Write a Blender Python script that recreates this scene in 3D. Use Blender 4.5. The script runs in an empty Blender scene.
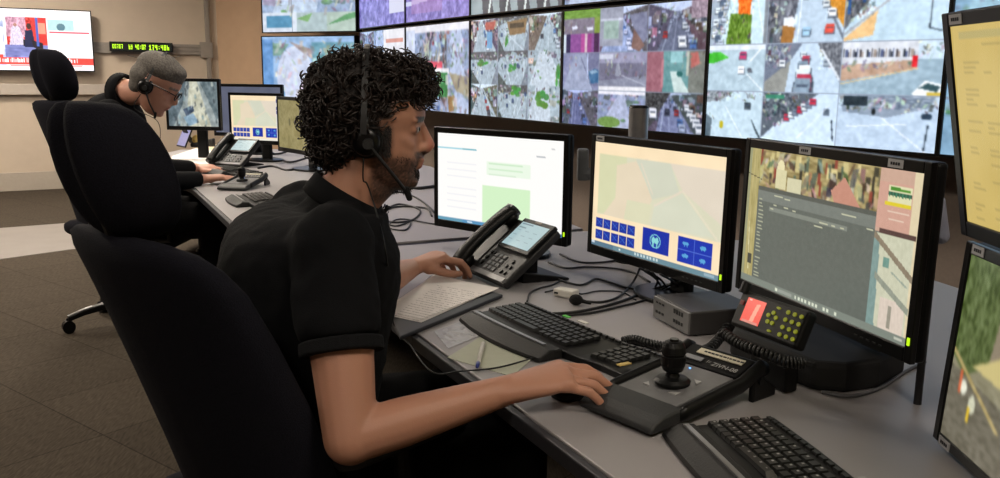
import bpy, bmesh, math, random
import numpy as np
from mathutils import Vector, Matrix, noise
random.seed(7)
C = bpy.context.scene.collection
sin, cos, pi = math.sin, math.cos, math.pi
R = math.radians
CAMZ = 1.31; DESK = 0.73
FL = 881.5; PITCH = R(10.585); ROLL = R(.631)
fwd = Vector((0, cos(PITCH), -sin(PITCH))); up0 = Vector((0, sin(PITCH), cos(PITCH))); rt0 = Vector((1, 0, 0))
rt = rt0*cos(ROLL)+up0*sin(ROLL); upv = up0*cos(ROLL)-rt0*sin(ROLL)
def ray(px, py): return fwd+rt*((px-500)/FL)-upv*((py-239)/FL)
def A(px, py, Y):            # point at distance Y into the room along a sight line of the photograph
    d = ray(px, py); return Vector((0, 0, CAMZ))+d*(Y/d.y)
def D(px, py, z=DESK):       # point at height z along a sight line
    d = ray(px, py); return Vector((0, 0, CAMZ))+d*((z-CAMZ)/d.z)

# ------------------------------------------------------------------ materials
def s2l(c): return tuple(x/12.92 if x <= .04045 else ((x+.055)/1.055)**2.4 for x in c)
MATS = {}
def mat(name, col, rough=.6, metal=0, var=.12, scale=40, bump=0, spec=.5, emit=None, alpha=1, trans=0, coat=0):
    if name in MATS: return MATS[name]
    m = bpy.data.materials.new(name); m.use_nodes = True; nt = m.node_tree
    b = nt.nodes['Principled BSDF']; c = s2l(col)
    b.inputs['Roughness'].default_value = rough; b.inputs['Metallic'].default_value = metal
    b.inputs['Specular IOR Level'].default_value = spec; b.inputs['Coat Weight'].default_value = coat
    tc = nt.nodes.new('ShaderNodeTexCoord'); n = nt.nodes.new('ShaderNodeTexNoise')
    n.inputs['Scale'].default_value = scale; n.inputs['Detail'].default_value = 4
    nt.links.new(tc.outputs['Object'], n.inputs['Vector'])
    r = nt.nodes.new('ShaderNodeValToRGB')
    r.color_ramp.elements[0].position = .3; r.color_ramp.elements[1].position = .7
    r.color_ramp.elements[0].color = (*[x*(1-var) for x in c], 1); r.color_ramp.elements[1].color = (*[min(1, x*(1+var)) for x in c], 1)
    nt.links.new(n.outputs['Fac'], r.inputs['Fac']); nt.links.new(r.outputs['Color'], b.inputs['Base Color'])
    if bump:
        bp = nt.nodes.new('ShaderNodeBump'); bp.inputs['Strength'].default_value = bump; bp.inputs['Distance'].default_value = .003
        nt.links.new(n.outputs['Fac'], bp.inputs['Height']); nt.links.new(bp.outputs['Normal'], b.inputs['Normal'])
    if emit:
        b.inputs['Emission Color'].default_value = (*s2l(emit[:3]), 1); b.inputs['Emission Strength'].default_value = emit[3]
    if alpha < 1: b.inputs['Alpha'].default_value = alpha
    if trans: b.inputs['Transmission Weight'].default_value = trans
    MATS[name] = m; return m
def vcol_mat(name, rough=.5, emit=False, bump=0, scale=300, sss=0):
    if name in MATS: return MATS[name]
    m = bpy.data.materials.new(name); m.use_nodes = True; nt = m.node_tree; b = nt.nodes['Principled BSDF']
    a = nt.nodes.new('ShaderNodeAttribute'); a.attribute_name = 'Col'
    b.inputs['Roughness'].default_value = rough
    if emit:
        b.inputs['Base Color'].default_value = (.012, .012, .014, 1)
        nt.links.new(a.outputs['Color'], b.inputs['Emission Color']); b.inputs['Emission Strength'].default_value = emit
    else:
        nt.links.new(a.outputs['Color'], b.inputs['Base Color'])
        tc = nt.nodes.new('ShaderNodeTexCoord'); n = nt.nodes.new('ShaderNodeTexNoise'); n.inputs['Scale'].default_value = scale
        nt.links.new(tc.outputs['Object'], n.inputs['Vector'])
        bp = nt.nodes.new('ShaderNodeBump'); bp.inputs['Strength'].default_value = bump; bp.inputs['Distance'].default_value = .002
        nt.links.new(n.outputs['Fac'], bp.inputs['Height']); nt.links.new(bp.outputs['Normal'], b.inputs['Normal'])
        if sss:
            b.inputs['Subsurface Weight'].default_value = sss; b.inputs['Subsurface Radius'].default_value = (.01, .004, .002)
            b.inputs['Subsurface Scale'].default_value = 1.0
    MATS[name] = m; return m

black = mat('black_plastic', (.04, .04, .043), .42, var=.2, scale=200, spec=.25)
gloss = mat('gloss_black_plastic', (.03, .03, .034), .3, var=.1, spec=.3)
dkgrey = mat('dark_grey_plastic', (.105, .105, .11), .5, var=.15, scale=250, bump=.15)
midgrey = mat('mid_grey_plastic', (.36, .37, .38), .5, var=.1)
ltgrey = mat('light_grey_plastic', (.62, .62, .62), .5, var=.06)
white = mat('white_plastic', (.8, .79, .76), .5, var=.05)
silver = mat('brushed_silver', (.62, .62, .63), .35, .8, var=.08)
chrome = mat('chrome', (.75, .75, .76), .15, 1, var=.03)
chairfab = mat('charcoal_chair_fabric', (.085, .085, .115), .95, var=.35, scale=420, bump=.5, spec=.15)
shirtm = mat('black_pique_cotton', (.07, .072, .08), .95, var=.2, scale=500, bump=.35, spec=.12)
trousm = mat('black_trouser_cloth', (.04, .04, .045), .95, var=.2, scale=300, bump=.2, spec=.1)
cable = mat('black_cable_rubber', (.045, .045, .05), .5, var=.1)
greycable = mat('grey_cable_rubber', (.33, .33, .34), .6)
paper = mat('white_paper', (.86, .84, .83), .85, var=.03)
sticker = mat('grey_white_sticker', (.66, .66, .67), .6, var=.05)
ink = mat('dark_ink', (.12, .12, .15), .7)
led = mat('green_power_light', (.5, .8, .1), .4, emit=(.72, .9, .1, 1.2))

# ------------------------------------------------------------------ mesh builder
class MB:
    def __init__(s): s.v = []; s.f = []
    def add(s, vs, fs, M=None):
        o = len(s.v); s.v += [tuple(M @ Vector(p)) if M else tuple(p) for p in vs]; s.f += [tuple(i+o for i in f) for f in fs]; return s
    def box(s, c, d, M=None):
        x, y, z = [k/2 for k in d]
        vs = [(c[0]+a*x, c[1]+b*y, c[2]+e*z) for e in (-1, 1) for b in (-1, 1) for a in (-1, 1)]
        return s.add(vs, [(0, 2, 3, 1), (4, 5, 7, 6), (0, 1, 5, 4), (2, 6, 7, 3), (0, 4, 6, 2), (1, 3, 7, 5)], M)
    def loft(s, rings, M=None, closed=False):
        n = len(rings[0]); vs = [p for r in rings for p in r]; fs = []
        m = len(rings)
        for i in range(m if closed else m-1):
            for j in range(n):
                a = i*n+j; b = i*n+(j+1) % n; i2 = (i+1) % m
                fs.append((a, b, i2*n+(j+1) % n, i2*n+j))
        if not closed: fs.append(tuple(reversed(range(n)))); fs.append(tuple(range((m-1)*n, m*n)))
        return s.add(vs, fs, M)
    def tube(s, pts, r, n=8, M=None, closed=False):
        pts = [Vector(p) for p in pts]; rs = r if isinstance(r, (list, tuple)) else [r]*len(pts); rings = []
        t0 = (pts[1]-pts[0]).normalized(); nrm = t0.orthogonal().normalized()
        for i, p in enumerate(pts):
            if closed: t = (pts[(i+1) % len(pts)]-pts[i-1]).normalized()
            else: t = (pts[min(i+1, len(pts)-1)]-pts[max(i-1, 0)]).normalized()
            nrm = (nrm-t*nrm.dot(t)).normalized(); b = t.cross(nrm)
            rings.append([p+(nrm*cos(2*pi*k/n)+b*sin(2*pi*k/n))*rs[i] for k in range(n)])
        return s.loft(rings, M, closed)
    def cone(s, p0, p1, r0, r1, n=20, M=None): return s.tube([p0, p1], [r0, r1], n, M)
    def sphere(s, c, r, M=None, n=16, m=10):
        r = r if isinstance(r, (list, tuple)) else (r, r, r)
        vs = [(c[0], c[1], c[2]-r[2])]
        for i in range(1, m):
            a = -pi/2+pi*i/m
            vs += [(c[0]+r[0]*cos(a)*cos(2*pi*j/n), c[1]+r[1]*cos(a)*sin(2*pi*j/n), c[2]+r[2]*sin(a)) for j in range(n)]
        vs.append((c[0], c[1], c[2]+r[2])); L = len(vs)-1; fs = [(0, 1+(j+1) % n, 1+j) for j in range(n)]
        for i in range(m-2):
            for j in range(n):
                a = 1+i*n+j; b = 1+i*n+(j+1) % n; fs.append((a, b, b+n, a+n))
        fs += [(L-n+j, L-n+(j+1) % n, L) for j in range(n)]
        return s.add(vs, fs, M)
    def capsule(s, p0, p1, r0, r1, n=16):
        p0 = Vector(p0); p1 = Vector(p1); d = p1-p0; L = d.length; t = d.normalized()
        pts = []; rs = []
        for k in range(6):
            a = pi/2*k/6; pts.append(p0-t*r0*cos(a)); rs.append(max(r0*sin(a), r0*.05))
        for k in range(5): pts.append(p0+d*k/4); rs.append(r0+(r1-r0)*k/4)
        for k in range(1, 7):
            a = pi/2*k/6; pts.append(p1+t*r1*sin(a)); rs.append(max(r1*cos(a), r1*.05))
        return s.tube(pts, rs, n)
    def prism(s, poly, z0, z1, M=None):
        n = len(poly); z0s = z0 if isinstance(z0, list) else [z0]*n; z1s = z1 if isinstance(z1, list) else [z1]*n
        vs = [(p[0], p[1], z) for p, z in zip(poly, z0s)]+[(p[0], p[1], z) for p, z in zip(poly, z1s)]
        return s.add(vs, [tuple(reversed(range(n))), tuple(range(n, 2*n))]+[(i, (i+1) % n, n+(i+1) % n, n+i) for i in range(n)], M)
    def mesh(s, name):
        me = bpy.data.meshes.new(name); me.from_pydata(s.v, [], s.f); me.update()
        bm = bmesh.new(); bm.from_mesh(me); bmesh.ops.recalc_face_normals(bm, faces=bm.faces); bm.to_mesh(me); bm.free(); return me
    def build(s, name, m, parent=None, bevel=0, smooth=False, loc=None, seg=2):
        me = s.mesh(name); o = bpy.data.objects.new(name, me); C.objects.link(o)
        if loc is not None:
            me.transform(Matrix.Translation(-Vector(loc))); o.location = loc
        if m: me.materials.append(m)
        if parent: o.parent = parent
        if smooth: me.shade_smooth()
        if bevel:
            b = o.modifiers.new('Bevel', 'BEVEL'); b.width = bevel; b.segments = seg; b.limit_method = 'ANGLE'; b.angle_limit = R(40)
        return o
def tag(o, label=None, cat=None, group=None, kind=None):
    if label: o['label'] = label
    if cat: o['category'] = cat
    if group: o['group'] = group
    if kind: o['kind'] = kind
    return o
def thing(name, label, cat, loc=(0, 0, 0), rz=0, group=None, rx=0):
    o = bpy.data.objects.new(name, None); C.objects.link(o); o.location = loc; o.rotation_euler = (rx, 0, rz)
    o.empty_display_size = .05
    return tag(o, label, cat, group)
def struct(o): o['kind'] = 'structure'; return o
def copy_tree(o, parent=None):
    c = o.copy(); C.objects.link(c); c.parent = parent
    for ch in list(o.children): copy_tree(ch, c)
    return c
def text_mesh(txt, size, name, m, parent, M):
    cu = bpy.data.curves.new(name, 'FONT'); cu.body = txt; cu.size = size; cu.extrude = .0002; cu.align_x = 'CENTER'; cu.align_y = 'CENTER'
    to = bpy.data.objects.new('tmp', cu); C.objects.link(to); bpy.context.view_layer.update()
    me = bpy.data.meshes.new_from_object(to.evaluated_get(bpy.context.evaluated_depsgraph_get())); bpy.data.objects.remove(to)
    me.transform(M); me.materials.append(m); o = bpy.data.objects.new(name, me); C.objects.link(o); o.parent = parent; return o
def spline(pts, k=8):
    pts = [Vector(p) for p in pts]; out = []
    P = [pts[0]*2-pts[1]]+pts+[pts[-1]*2-pts[-2]]
    for i in range(1, len(P)-2):
        for j in range(k):
            t = j/k; a, b, c, d = P[i-1:i+3]
            out.append(.5*((2*b)+(c-a)*t+(2*a-5*b+4*c-d)*t*t+(3*b-a-3*c+d)*t**3))
    return out+[pts[-1]]

# ------------------------------------------------------------------ picture painter for the screens
class Cv:
    def __init__(s, w, h, c=(0, 0, 0)):
        s.w, s.h = w, h; s.a = np.zeros((h, w, 3)); s.a[:] = c
        s.X, s.Y = np.meshgrid((np.arange(w)+.5)/w, (np.arange(h)+.5)/h)
    def put(s, m, c, al=1): s.a[m] = s.a[m]*(1-al)+np.array(c)*al
    def rect(s, x0, y0, x1, y1, c, al=1): s.put((s.X >= x0) & (s.X < x1) & (s.Y >= y0) & (s.Y < y1), c, al)
    def ell(s, x, y, rx, ry, c, al=1): s.put(((s.X-x)/rx)**2+((s.Y-y)/ry)**2 < 1, c, al)
    def poly(s, pts, c, al=1):
        m = np.zeros_like(s.X, bool); n = len(pts)
        for i in range(n):
            x1, y1 = pts[i]; x2, y2 = pts[(i+1) % n]
            if y1 == y2: continue
            m ^= ((y1 > s.Y) != (y2 > s.Y)) & (s.X < (x2-x1)*(s.Y-y1)/(y2-y1)+x1)
        s.put(m, c, al)
    def line(s, x1, y1, x2, y2, wd, c, al=1):
        dx, dy = x2-x1, (y2-y1); L = dx*dx+dy*dy+1e-9
        t = np.clip(((s.X-x1)*dx+(s.Y-y1)*dy)/L, 0, 1)
        s.put(np.hypot(s.X-x1-t*dx, s.Y-y1-t*dy) < wd/2, c, al)
    def noise(s, amp, n=12, seed=0, box=(0, 0, 1, 1), mono=True):
        rg = np.random.RandomState(seed); x0, y0, x1, y1 = box
        g = rg.rand(n+1, int(n*1.6)+1, 1 if mono else 3)*2-1
        m = (s.X >= x0) & (s.X < x1) & (s.Y >= y0) & (s.Y < y1)
        u = (s.X[m]-x0)/(x1-x0)*(g.shape[1]-1.001); v = (s.Y[m]-y0)/(y1-y0)*(g.shape[0]-1.001)
        iu = u.astype(int); iv = v.astype(int); fu = (u-iu)[:, None]; fv = (v-iv)[:, None]
        val = (g[iv, iu]*(1-fu)+g[iv, iu+1]*fu)*(1-fv)+(g[iv+1, iu]*(1-fu)+g[iv+1, iu+1]*fu)*fv
        s.a[m] += val*amp
    def sub(s, x0, y0, x1, y1):
        i0, i1, j0, j1 = int(round(y0*s.h)), int(round(y1*s.h)), int(round(x0*s.w)), int(round(x1*s.w))
        return SubCv(s, i0, i1, j0, j1)
class SubCv(Cv):
    def __init__(s, p, i0, i1, j0, j1):
        s.a = p.a[i0:i1, j0:j1]; s.h, s.w = s.a.shape[:2]
        s.X, s.Y = np.meshgrid((np.arange(s.w)+.5)/s.w, (np.arange(s.h)+.5)/s.h)
FONT = {'0': '757', '1': '111', }
GL = {'0': ('111', '101', '101', '101', '111'), '1': ('010', '110', '010', '010', '111'), '2': ('111', '001', '111', '100', '111'), '4': ('101', '101', '111', '001', '001'),
      '6': ('111', '100', '111', '101', '111'), '7': ('111', '001', '010', '010', '010'), '8': ('111', '101', '111', '101', '111'), ':': ('000', '010', '000', '010', '000'),
      ' ': ('000',)*5, 'b': ('100', '100', '111', '101', '111'), 'y': ('101', '101', '111', '001', '110'), 'h': ('100', '100', '111', '101', '101'), '/': ('001', '001', '010', '100', '100'), '.': ('000', '000', '000', '000', '010'), '-': ('000', '000', '111', '000', '000')}
def dots(cv, txt, x, y, pw, ph, c):
    for ch in txt:
        for i, row in enumerate(GL.get(ch, GL[' '])):
            for j, b in enumerate(row):
                if b == '1': cv.rect(x+j*pw, y+i*ph, x+(j+1)*pw, y+(i+1)*ph, c)
        x += 4*pw
def carcol(s, x, y, w, c):
    a = 1.5*s.w/max(s.h, 1)/1.6; k = .25*((x*37+y*13) % 1)-.1
    def q(x0, y0, x1, y1): return [(x+w*x0+k*w*y0, y+w*a*y0), (x+w*x1+k*w*y0, y+w*a*y0), (x+w*x1+k*w*y1, y+w*a*y1), (x+w*x0+k*w*y1, y+w*a*y1)]
    s.poly(q(-.95, -.6, 1.05, 1.0), (.22, .26, .32), .7); s.poly(q(-.8, -.95, .8, .75), c); s.poly(q(-.6, -.45, .6, -.1), (.25, .3, .38), .8); s.poly(q(-.5, -.1, .5, .3), tuple(min(1, v*1.08) for v in c)); s.poly(q(-.7, .5, .7, .75), (.4, .44, .5), .4)
def blur(cv, n=1):
    for _ in range(n):
        a = cv.a; b = a.copy(); b[1:-1, 1:-1] = (a[1:-1, 1:-1]*4+a[:-2, 1:-1]+a[2:, 1:-1]+a[1:-1, :-2]+a[1:-1, 2:])/8; cv.a[:] = b
def muted(rg, lo=.3, hi=.85, s=.16): return np.clip(lo+(hi-lo)*rg.rand()+(rg.rand(3)-.5)*s, 0, 1)
def clutter(s, x0, y0, x1, y1, n, seed, lo=.15, hi=.9):
    rg = np.random.RandomState(seed)
    for k in range(n):
        x = x0+(x1-x0)*rg.rand(); y = y0+(y1-y0)*rg.rand(); w = .01+.035*rg.rand(); h = .02+.09*rg.rand(); k_ = .06*(rg.rand()-.5)
        s.poly([(x, y), (x+w, y+k_), (x+w+k_, y+h), (x+k_, y+h-k_)], muted(rg, lo, hi, .18), .75)
def street(cv, seed=0, kind=0, tint=(1, 1, 1), sky=(.88, .93, .98), road=(.62, .68, .76), lo=.25):
    """one camera feed: an overlooked street with buildings, kerbs, parked cars"""
    rg = np.random.RandomState(seed); r = rg.rand
    cv.a[:] = road
    vx = .3+.4*r()
    if kind == 0:   # road running away, terraces on both sides
        hz = .05+.15*r()
        cv.rect(0, 0, 1, hz, sky)
        for sd in (0, 1):
            e = 0 if sd == 0 else 1; xb = -.05+.3*r() if sd == 0 else 1.05-.3*r()
            cv.poly([(e, 0), (vx+(.06 if sd else -.06), hz), (xb, 1), (e, 1)], (.30+.15*r(), .30+.1*r(), .32+.1*r()))
            for k in range(16):
                t = r()**.7; xx = vx+(e-vx)*(.15+.85*t); w = .02+.06*t; yy = hz+(t*.5)*r()
                cv.rect(xx-w, yy-.04, xx+w*.5, yy+.05+.2*t*r(), muted(rg, .25, .8)+(r() > .85)*np.array([.2, .02, -.05]))
            for k in range(14):
                t = r(); xx = vx+(e-vx)*t; yy = hz+.1+t*.5*r()
                cv.rect(xx, yy, xx+.012+.02*t, yy+.03+.04*t, (.12, .14, .18) if r() > .4 else (.93, .95, .98))
            cv.line(vx+(.04 if sd else -.04), hz, xb+(-.08 if sd else .08), 1, .02, (.82, .85, .88), .7)
        for k in range(9):
            t = ((k+.5)/9)**1.5; sd = 1 if (k % 3) else -1; xx = vx+sd*(.05+.24*t); yy = hz+.03+t*(.92-hz); w = .015+.055*t
            col = [(.95, .96, .98), (.2, .22, .26), (.75, .78, .82), (.7, .15, .15), (.35, .5, .7)][rg.randint(5)]
            carcol(cv, xx, yy, w, col)
        cv.line(vx, hz, vx+.15*(r()-.5), 1, .012, (.9, .92, .95), .5)
    elif kind == 1:  # open junction seen from above
        cv.poly([(0, 0), (1, 0), (1, .2+.1*r()), (.5, .25*r()), (0, .25)], (.35, .36, .38))
        for k in range(22):
            x = r(); y = r()*.24; cv.poly([(x, y), (x+.04+.05*r(), y+.02), (x+.03+.05*r(), y+.05+.05*r()), (x-.01, y+.05)], muted(rg, .25, .9), .8)
        for k in range(4):
            cv.line(r(), .2+.2*r(), r(), 1, .012+.02*r(), (.88, .91, .94), .6)
        cv.poly([(0, .5+.2*r()), (.3*r()+.1, 1), (0, 1)], (.28, .33, .33))
        cv.poly([(1, .35), (1, 1), (.75+.2*r(), 1)], (.42, .45, .5), .7)
        for k in range(4):
            x, y = r(), .25+.5*r(); w = .05
            carcol(cv, x, y, w*.8, (.93, .94, .96) if r() > .4 else (.25, .35, .5))
    else:            # roofs and greenery
        for k in range(26):
            x, y = r(), r(); w = .06+.14*r()
            cv.poly([(x, y), (x+w, y+.05*r()), (x+w*.8, y+w), (x-.03, y+w*.8)], muted(rg, .35, .85, .12)+(r() > .88)*np.array([.25, .0, -.08]), .8)
        cv.poly([(.2+.3*r(), 0), (.5+.2*r(), 0), (.9*r()+.3, 1), (.2*r(), 1)], (.78, .82, .86))
        for k in range(3):
            x, y = r(), r(); cv.ell(x, y, .03+.05*r(), .04, (.35, .52, .35), .8); cv.ell(x-.01, y-.02, .03, .02, (.45, .66, .38), .8)
    clutter(cv, 0, 0, 1, .35, 26, seed+3); clutter(cv, 0, .35, .25, .9, 8, seed+4); clutter(cv, .75, .35, 1, .9, 8, seed+5); cv.noise(.07, 14, seed+50); cv.noise(.05, 40, seed+51)
    cv.a[:] = np.clip(cv.a, 0, 1)*np.array(tint)
def hgrid(cv, xs, ys):
    for x in xs: cv.rect(x-.002, 0, x+.002, 1, (.55, .6, .68))
    for y in ys: cv.rect(0, y-.003, 1, y+.003, (.55, .6, .68))
def screen_mesh(cv, w, h, name, parent, loc, strength=1.0, smooth=True):
    """flat display surface in its local xz plane, front towards -y; what it shows is stored per vertex"""
    H, W = cv.h, cv.w
    xs = (np.arange(W)/(W-1)-.5)*w; zs = (.5-np.arange(H)/(H-1))*h
    X, Z = np.meshgrid(xs, zs); co = np.stack([X, np.zeros_like(X), Z], -1).reshape(-1, 3)
    i = np.arange((H-1)*(W-1)); r_, c_ = i//(W-1), i % (W-1); a = r_*W+c_
    F = np.stack([a, a+W, a+W+1, a+1], 1)
    me = bpy.data.meshes.new(name); me.vertices.add(H*W); me.vertices.foreach_set('co', co.ravel())
    me.loops.add(F.size); me.loops.foreach_set('vertex_index', F.ravel().astype(np.int32))
    me.polygons.add(len(F)); me.polygons.foreach_set('loop_start', np.arange(len(F), dtype=np.int32)*4); me.polygons.foreach_set('loop_total', np.full(len(F), 4, np.int32))
    me.update(calc_edges=True)
    at = me.color_attributes.new('Col', 'FLOAT_COLOR', 'POINT')
    s = np.clip(cv.a, 0, 1).reshape(-1, 3); lin = np.where(s <= .04045, s/12.92, ((s+.055)/1.055)**2.4)
    at.data.foreach_set('color', np.concatenate([lin, np.ones((len(lin), 1))], 1).ravel().astype(np.float32))
    me.materials.append(vcol_mat('screen_glow_%.2f' % strength, .25, emit=strength))
    o = bpy.data.objects.new(name, me); C.objects.link(o); o.parent = parent; o.location = loc; return o

# ------------------------------------------------------------------ room
wallm = mat('beige_wall_paint', (.75, .69, .62), .9, var=.03, scale=8, bump=.05)
wallw = mat('warm_tan_wall_paint', (.74, .62, .51), .9, var=.03, scale=8)
walld = mat('taupe_wall_paint', (.53, .475, .435), .9, var=.05, scale=60)
trimm = mat('grey_trunking', (.56, .53, .50), .5, var=.03)
skirt = mat('pale_skirting', (.66, .62, .57), .6, var=.03)
def carpet():
    m = bpy.data.materials.new('ribbed_carpet_tiles'); m.use_nodes = True; nt = m.node_tree; b = nt.nodes['Principled BSDF']; b.inputs['Roughness'].default_value = 1; b.inputs['Specular IOR Level'].default_value = .1
    tc = nt.nodes.new('ShaderNodeTexCoord'); mp = nt.nodes.new('ShaderNodeMapping'); mp.inputs['Rotation'].default_value = (0, 0, R(38)); nt.links.new(tc.outputs['Object'], mp.inputs['Vector'])
    br = nt.nodes.new('ShaderNodeTexBrick'); br.offset = 0; br.inputs['Scale'].default_value = 1; br.inputs['Brick Width'].default_value = .5; br.inputs['Row Height'].default_value = .5; br.inputs['Mortar Size'].default_value = .003
    c = s2l((.285, .255, .22)); br.inputs['Color1'].default_value = (*c, 1); br.inputs['Color2'].default_value = (*[x*.86 for x in c], 1); br.inputs['Mortar'].default_value = (*[x*.5 for x in c], 1)
    nt.links.new(mp.outputs['Vector'], br.inputs['Vector'])
    mp2 = nt.nodes.new('ShaderNodeMapping'); mp2.inputs['Scale'].default_value = (150, 25, 10); mp2.inputs['Rotation'].default_value = (0, 0, R(38)); nt.links.new(tc.outputs['Object'], mp2.inputs['Vector'])
    n = nt.nodes.new('ShaderNodeTexNoise'); n.inputs['Scale'].default_value = 1; n.inputs['Detail'].default_value = 3; nt.links.new(mp2.outputs['Vector'], n.inputs['Vector'])
    mx = nt.nodes.new('ShaderNodeMixRGB'); mx.blend_type = 'MULTIPLY'; mx.inputs['Fac'].default_value = .7
    rp = nt.nodes.new('ShaderNodeValToRGB'); rp.color_ramp.elements[0].color = (.45, .45, .45, 1); rp.color_ramp.elements[0].position = .3; rp.color_ramp.elements[1].color = (1.25, 1.25, 1.25, 1); rp.color_ramp.elements[1].position = .7
    nt.links.new(n.outputs['Fac'], rp.inputs['Fac']); nt.links.new(br.outputs['Color'], mx.inputs['Color1']); nt.links.new(rp.outputs['Color'], mx.inputs['Color2']); nt.links.new(mx.outputs['Color'], b.inputs['Base Color'])
    bp = nt.nodes.new('ShaderNodeBump'); bp.inputs['Strength'].default_value = .4; nt.links.new(n.outputs['Fac'], bp.inputs['Height']); nt.links.new(bp.outputs['Normal'], b.inputs['Normal'])
    return m
def wall(name, p0, p1, z0, z1, th, m, side=1):
    p0 = Vector((p0[0], p0[1])); p1 = Vector((p1[0], p1[1])); d = (p1-p0).normalized(); n = Vector((-d.y, d.x))*th*side
    return struct(MB().prism([p0, p1, p1+n, p0+n], z0, z1).build(name, m))
H = 2.95
# video wall: a chain of flat panels that bends slightly
PW, PH = 1.23, .70; VZ0 = CAMZ+.043-PH/2
yaws = [-62.5, -61.2, -60.2, -57.2, -54.1, -52]
start = Vector((-.236, 6.664))
chain = [start]
for y in (-61.2, -62.5): chain.insert(0, chain[0]-Vector((cos(R(y)), sin(R(y))))*PW)
for y in yaws[2:]: chain.append(chain[-1]+Vector((cos(R(y)), sin(R(y))))*PW)
# left wall line and corner
def LW(t): return Vector((-4.55+t, 10.0+.577*t))
cornerP = LW(1.18)
c2 = chain[0]+Vector((.42, .42))
struct(MB().box((-1.5, 4, -.05), (16, 18, .1)).build('floor', carpet()))
struct(MB().box((-1.5, 4, H+.05), (16, 18, .1)).build('ceiling', mat('white_ceiling_tiles', (.78, .76, .72), .9, var=.03)))
wall('wall_left', LW(-5.2), cornerP, 0, H, .12, wallm)
wall('wall_back', cornerP, c2, 0, H, .12, wallw)
off = Vector((.87, .48))*.30
wall('wall_right', c2, chain[-1]+off, 0, H, .12, walld)
wall('wall_near', LW(-5.2), (LW(-5.2).x, -3.5), 0, H, .12, wallm, -1)
wall('wall_behind', (LW(-5.2).x, -3.5), (4.2, -3.5), 0, H, .12, wallm, -1)
wall('wall_side', chain[-1]+off, (4.2, -3.5), 0, H, .12, walld)
n = Vector((-.5, .866))
def on_left(name, t0, t1, z0, z1, dep, m):
    a, b = LW(t0), LW(t1); o = Vector((.5, -.866))*dep
    return struct(MB().prism([a+o, b+o, b, a], z0, z1).build(name, m, bevel=.004))
def zl(px, py, t): return A(px, py, LW(t).y).z
on_left('baseboard_left', -5.0, 1.17, 0, .2, .02, skirt)
rz0, rz1 = zl(150, 54, .2), zl(150, 43, .2)
o = MB(); a, b = LW(-1.6), LW(1.05)
for k, (u0, u1, dp) in enumerate([(0, 1, .03), (.05, .3, .045), (.38, .62, .045), (.7, .95, .045)]):
    q = Vector((.5, -.866))*dp; o.prism([a+q, b+q, b, a], rz0+(rz1-rz0)*u0, rz0+(rz1-rz0)*u1)
struct(o.build('trim_1', trimm))
on_left('trim_2', 1.06, 1.10, 1.0, H, .05, trimm)
on_left('trim_6', 1.0, 1.12, rz0-.03, rz1+.03, .055, trimm)
on_left('trim_3', -5.0, .9, zl(20, 95, -.9), zl(20, 84, -.9), .07, mat('pale_trunking', (.68, .64, .60), .5, var=.03))
# pale vinyl walkway let into the carpet
w0, w1, w2, w3 = D(-60, 233, 0), D(300, 206, 0), D(300, 218, 0), D(-60, 268, 0)
struct(MB().prism([(w3.x, w3.y), (w2.x, w2.y), (w1.x, w1.y), (w0.x, w0.y)], 0.0, .004).build('trim_4', mat('pale_vinyl_walkway', (.50, .48, .46), .45, var=.06, scale=5)))

# ceiling lights
diff = mat('lit_diffuser', (.9, .9, .88), .5, emit=(1, .95, .88, 92))
diff2 = mat('dim_lit_diffuser', (.9, .9, .88), .5, emit=(1, .95, .88, 32))
for i, (x, y, s, lab) in enumerate([(-4.6, 8.0, 1, 'square ceiling light nearest the far beige wall'), (-5.6, 6.0, 1, 'square ceiling light over the left walkway'),
        (-2.6, 6.2, 1, 'square ceiling light above the far desk'), (-3.6, 3.2, 1, 'square ceiling light over the carpet at left'), (-1.0, 4.0, 2, 'square ceiling light above the near end of far desk'), (-.9, -.7, 2, 'dimmer square ceiling light behind the photographer'), (1.0, .2, 2, 'dimmer square fill light added out of view above the right edge monitors')]):  # last entry: unseen extra light, added to brighten the near operator's face
    t = thing('ceiling_light', lab, 'light', (x, y, H-.045), R(30), 'square ceiling lights')
    f = MB()
    for a, b in ((-.3, 0), (.3, 0)): f.box((a, b, .022), (.03, .63, .045))
    for a, b in ((0, -.3), (0, .3)): f.box((a, b, .022), (.57, .03, .045))
    f.build('frame', white, t)
    MB().box((0, 0, .02), (.57, .57, .01)).build('diffuser', diff if s == 1 else diff2, t)

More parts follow.
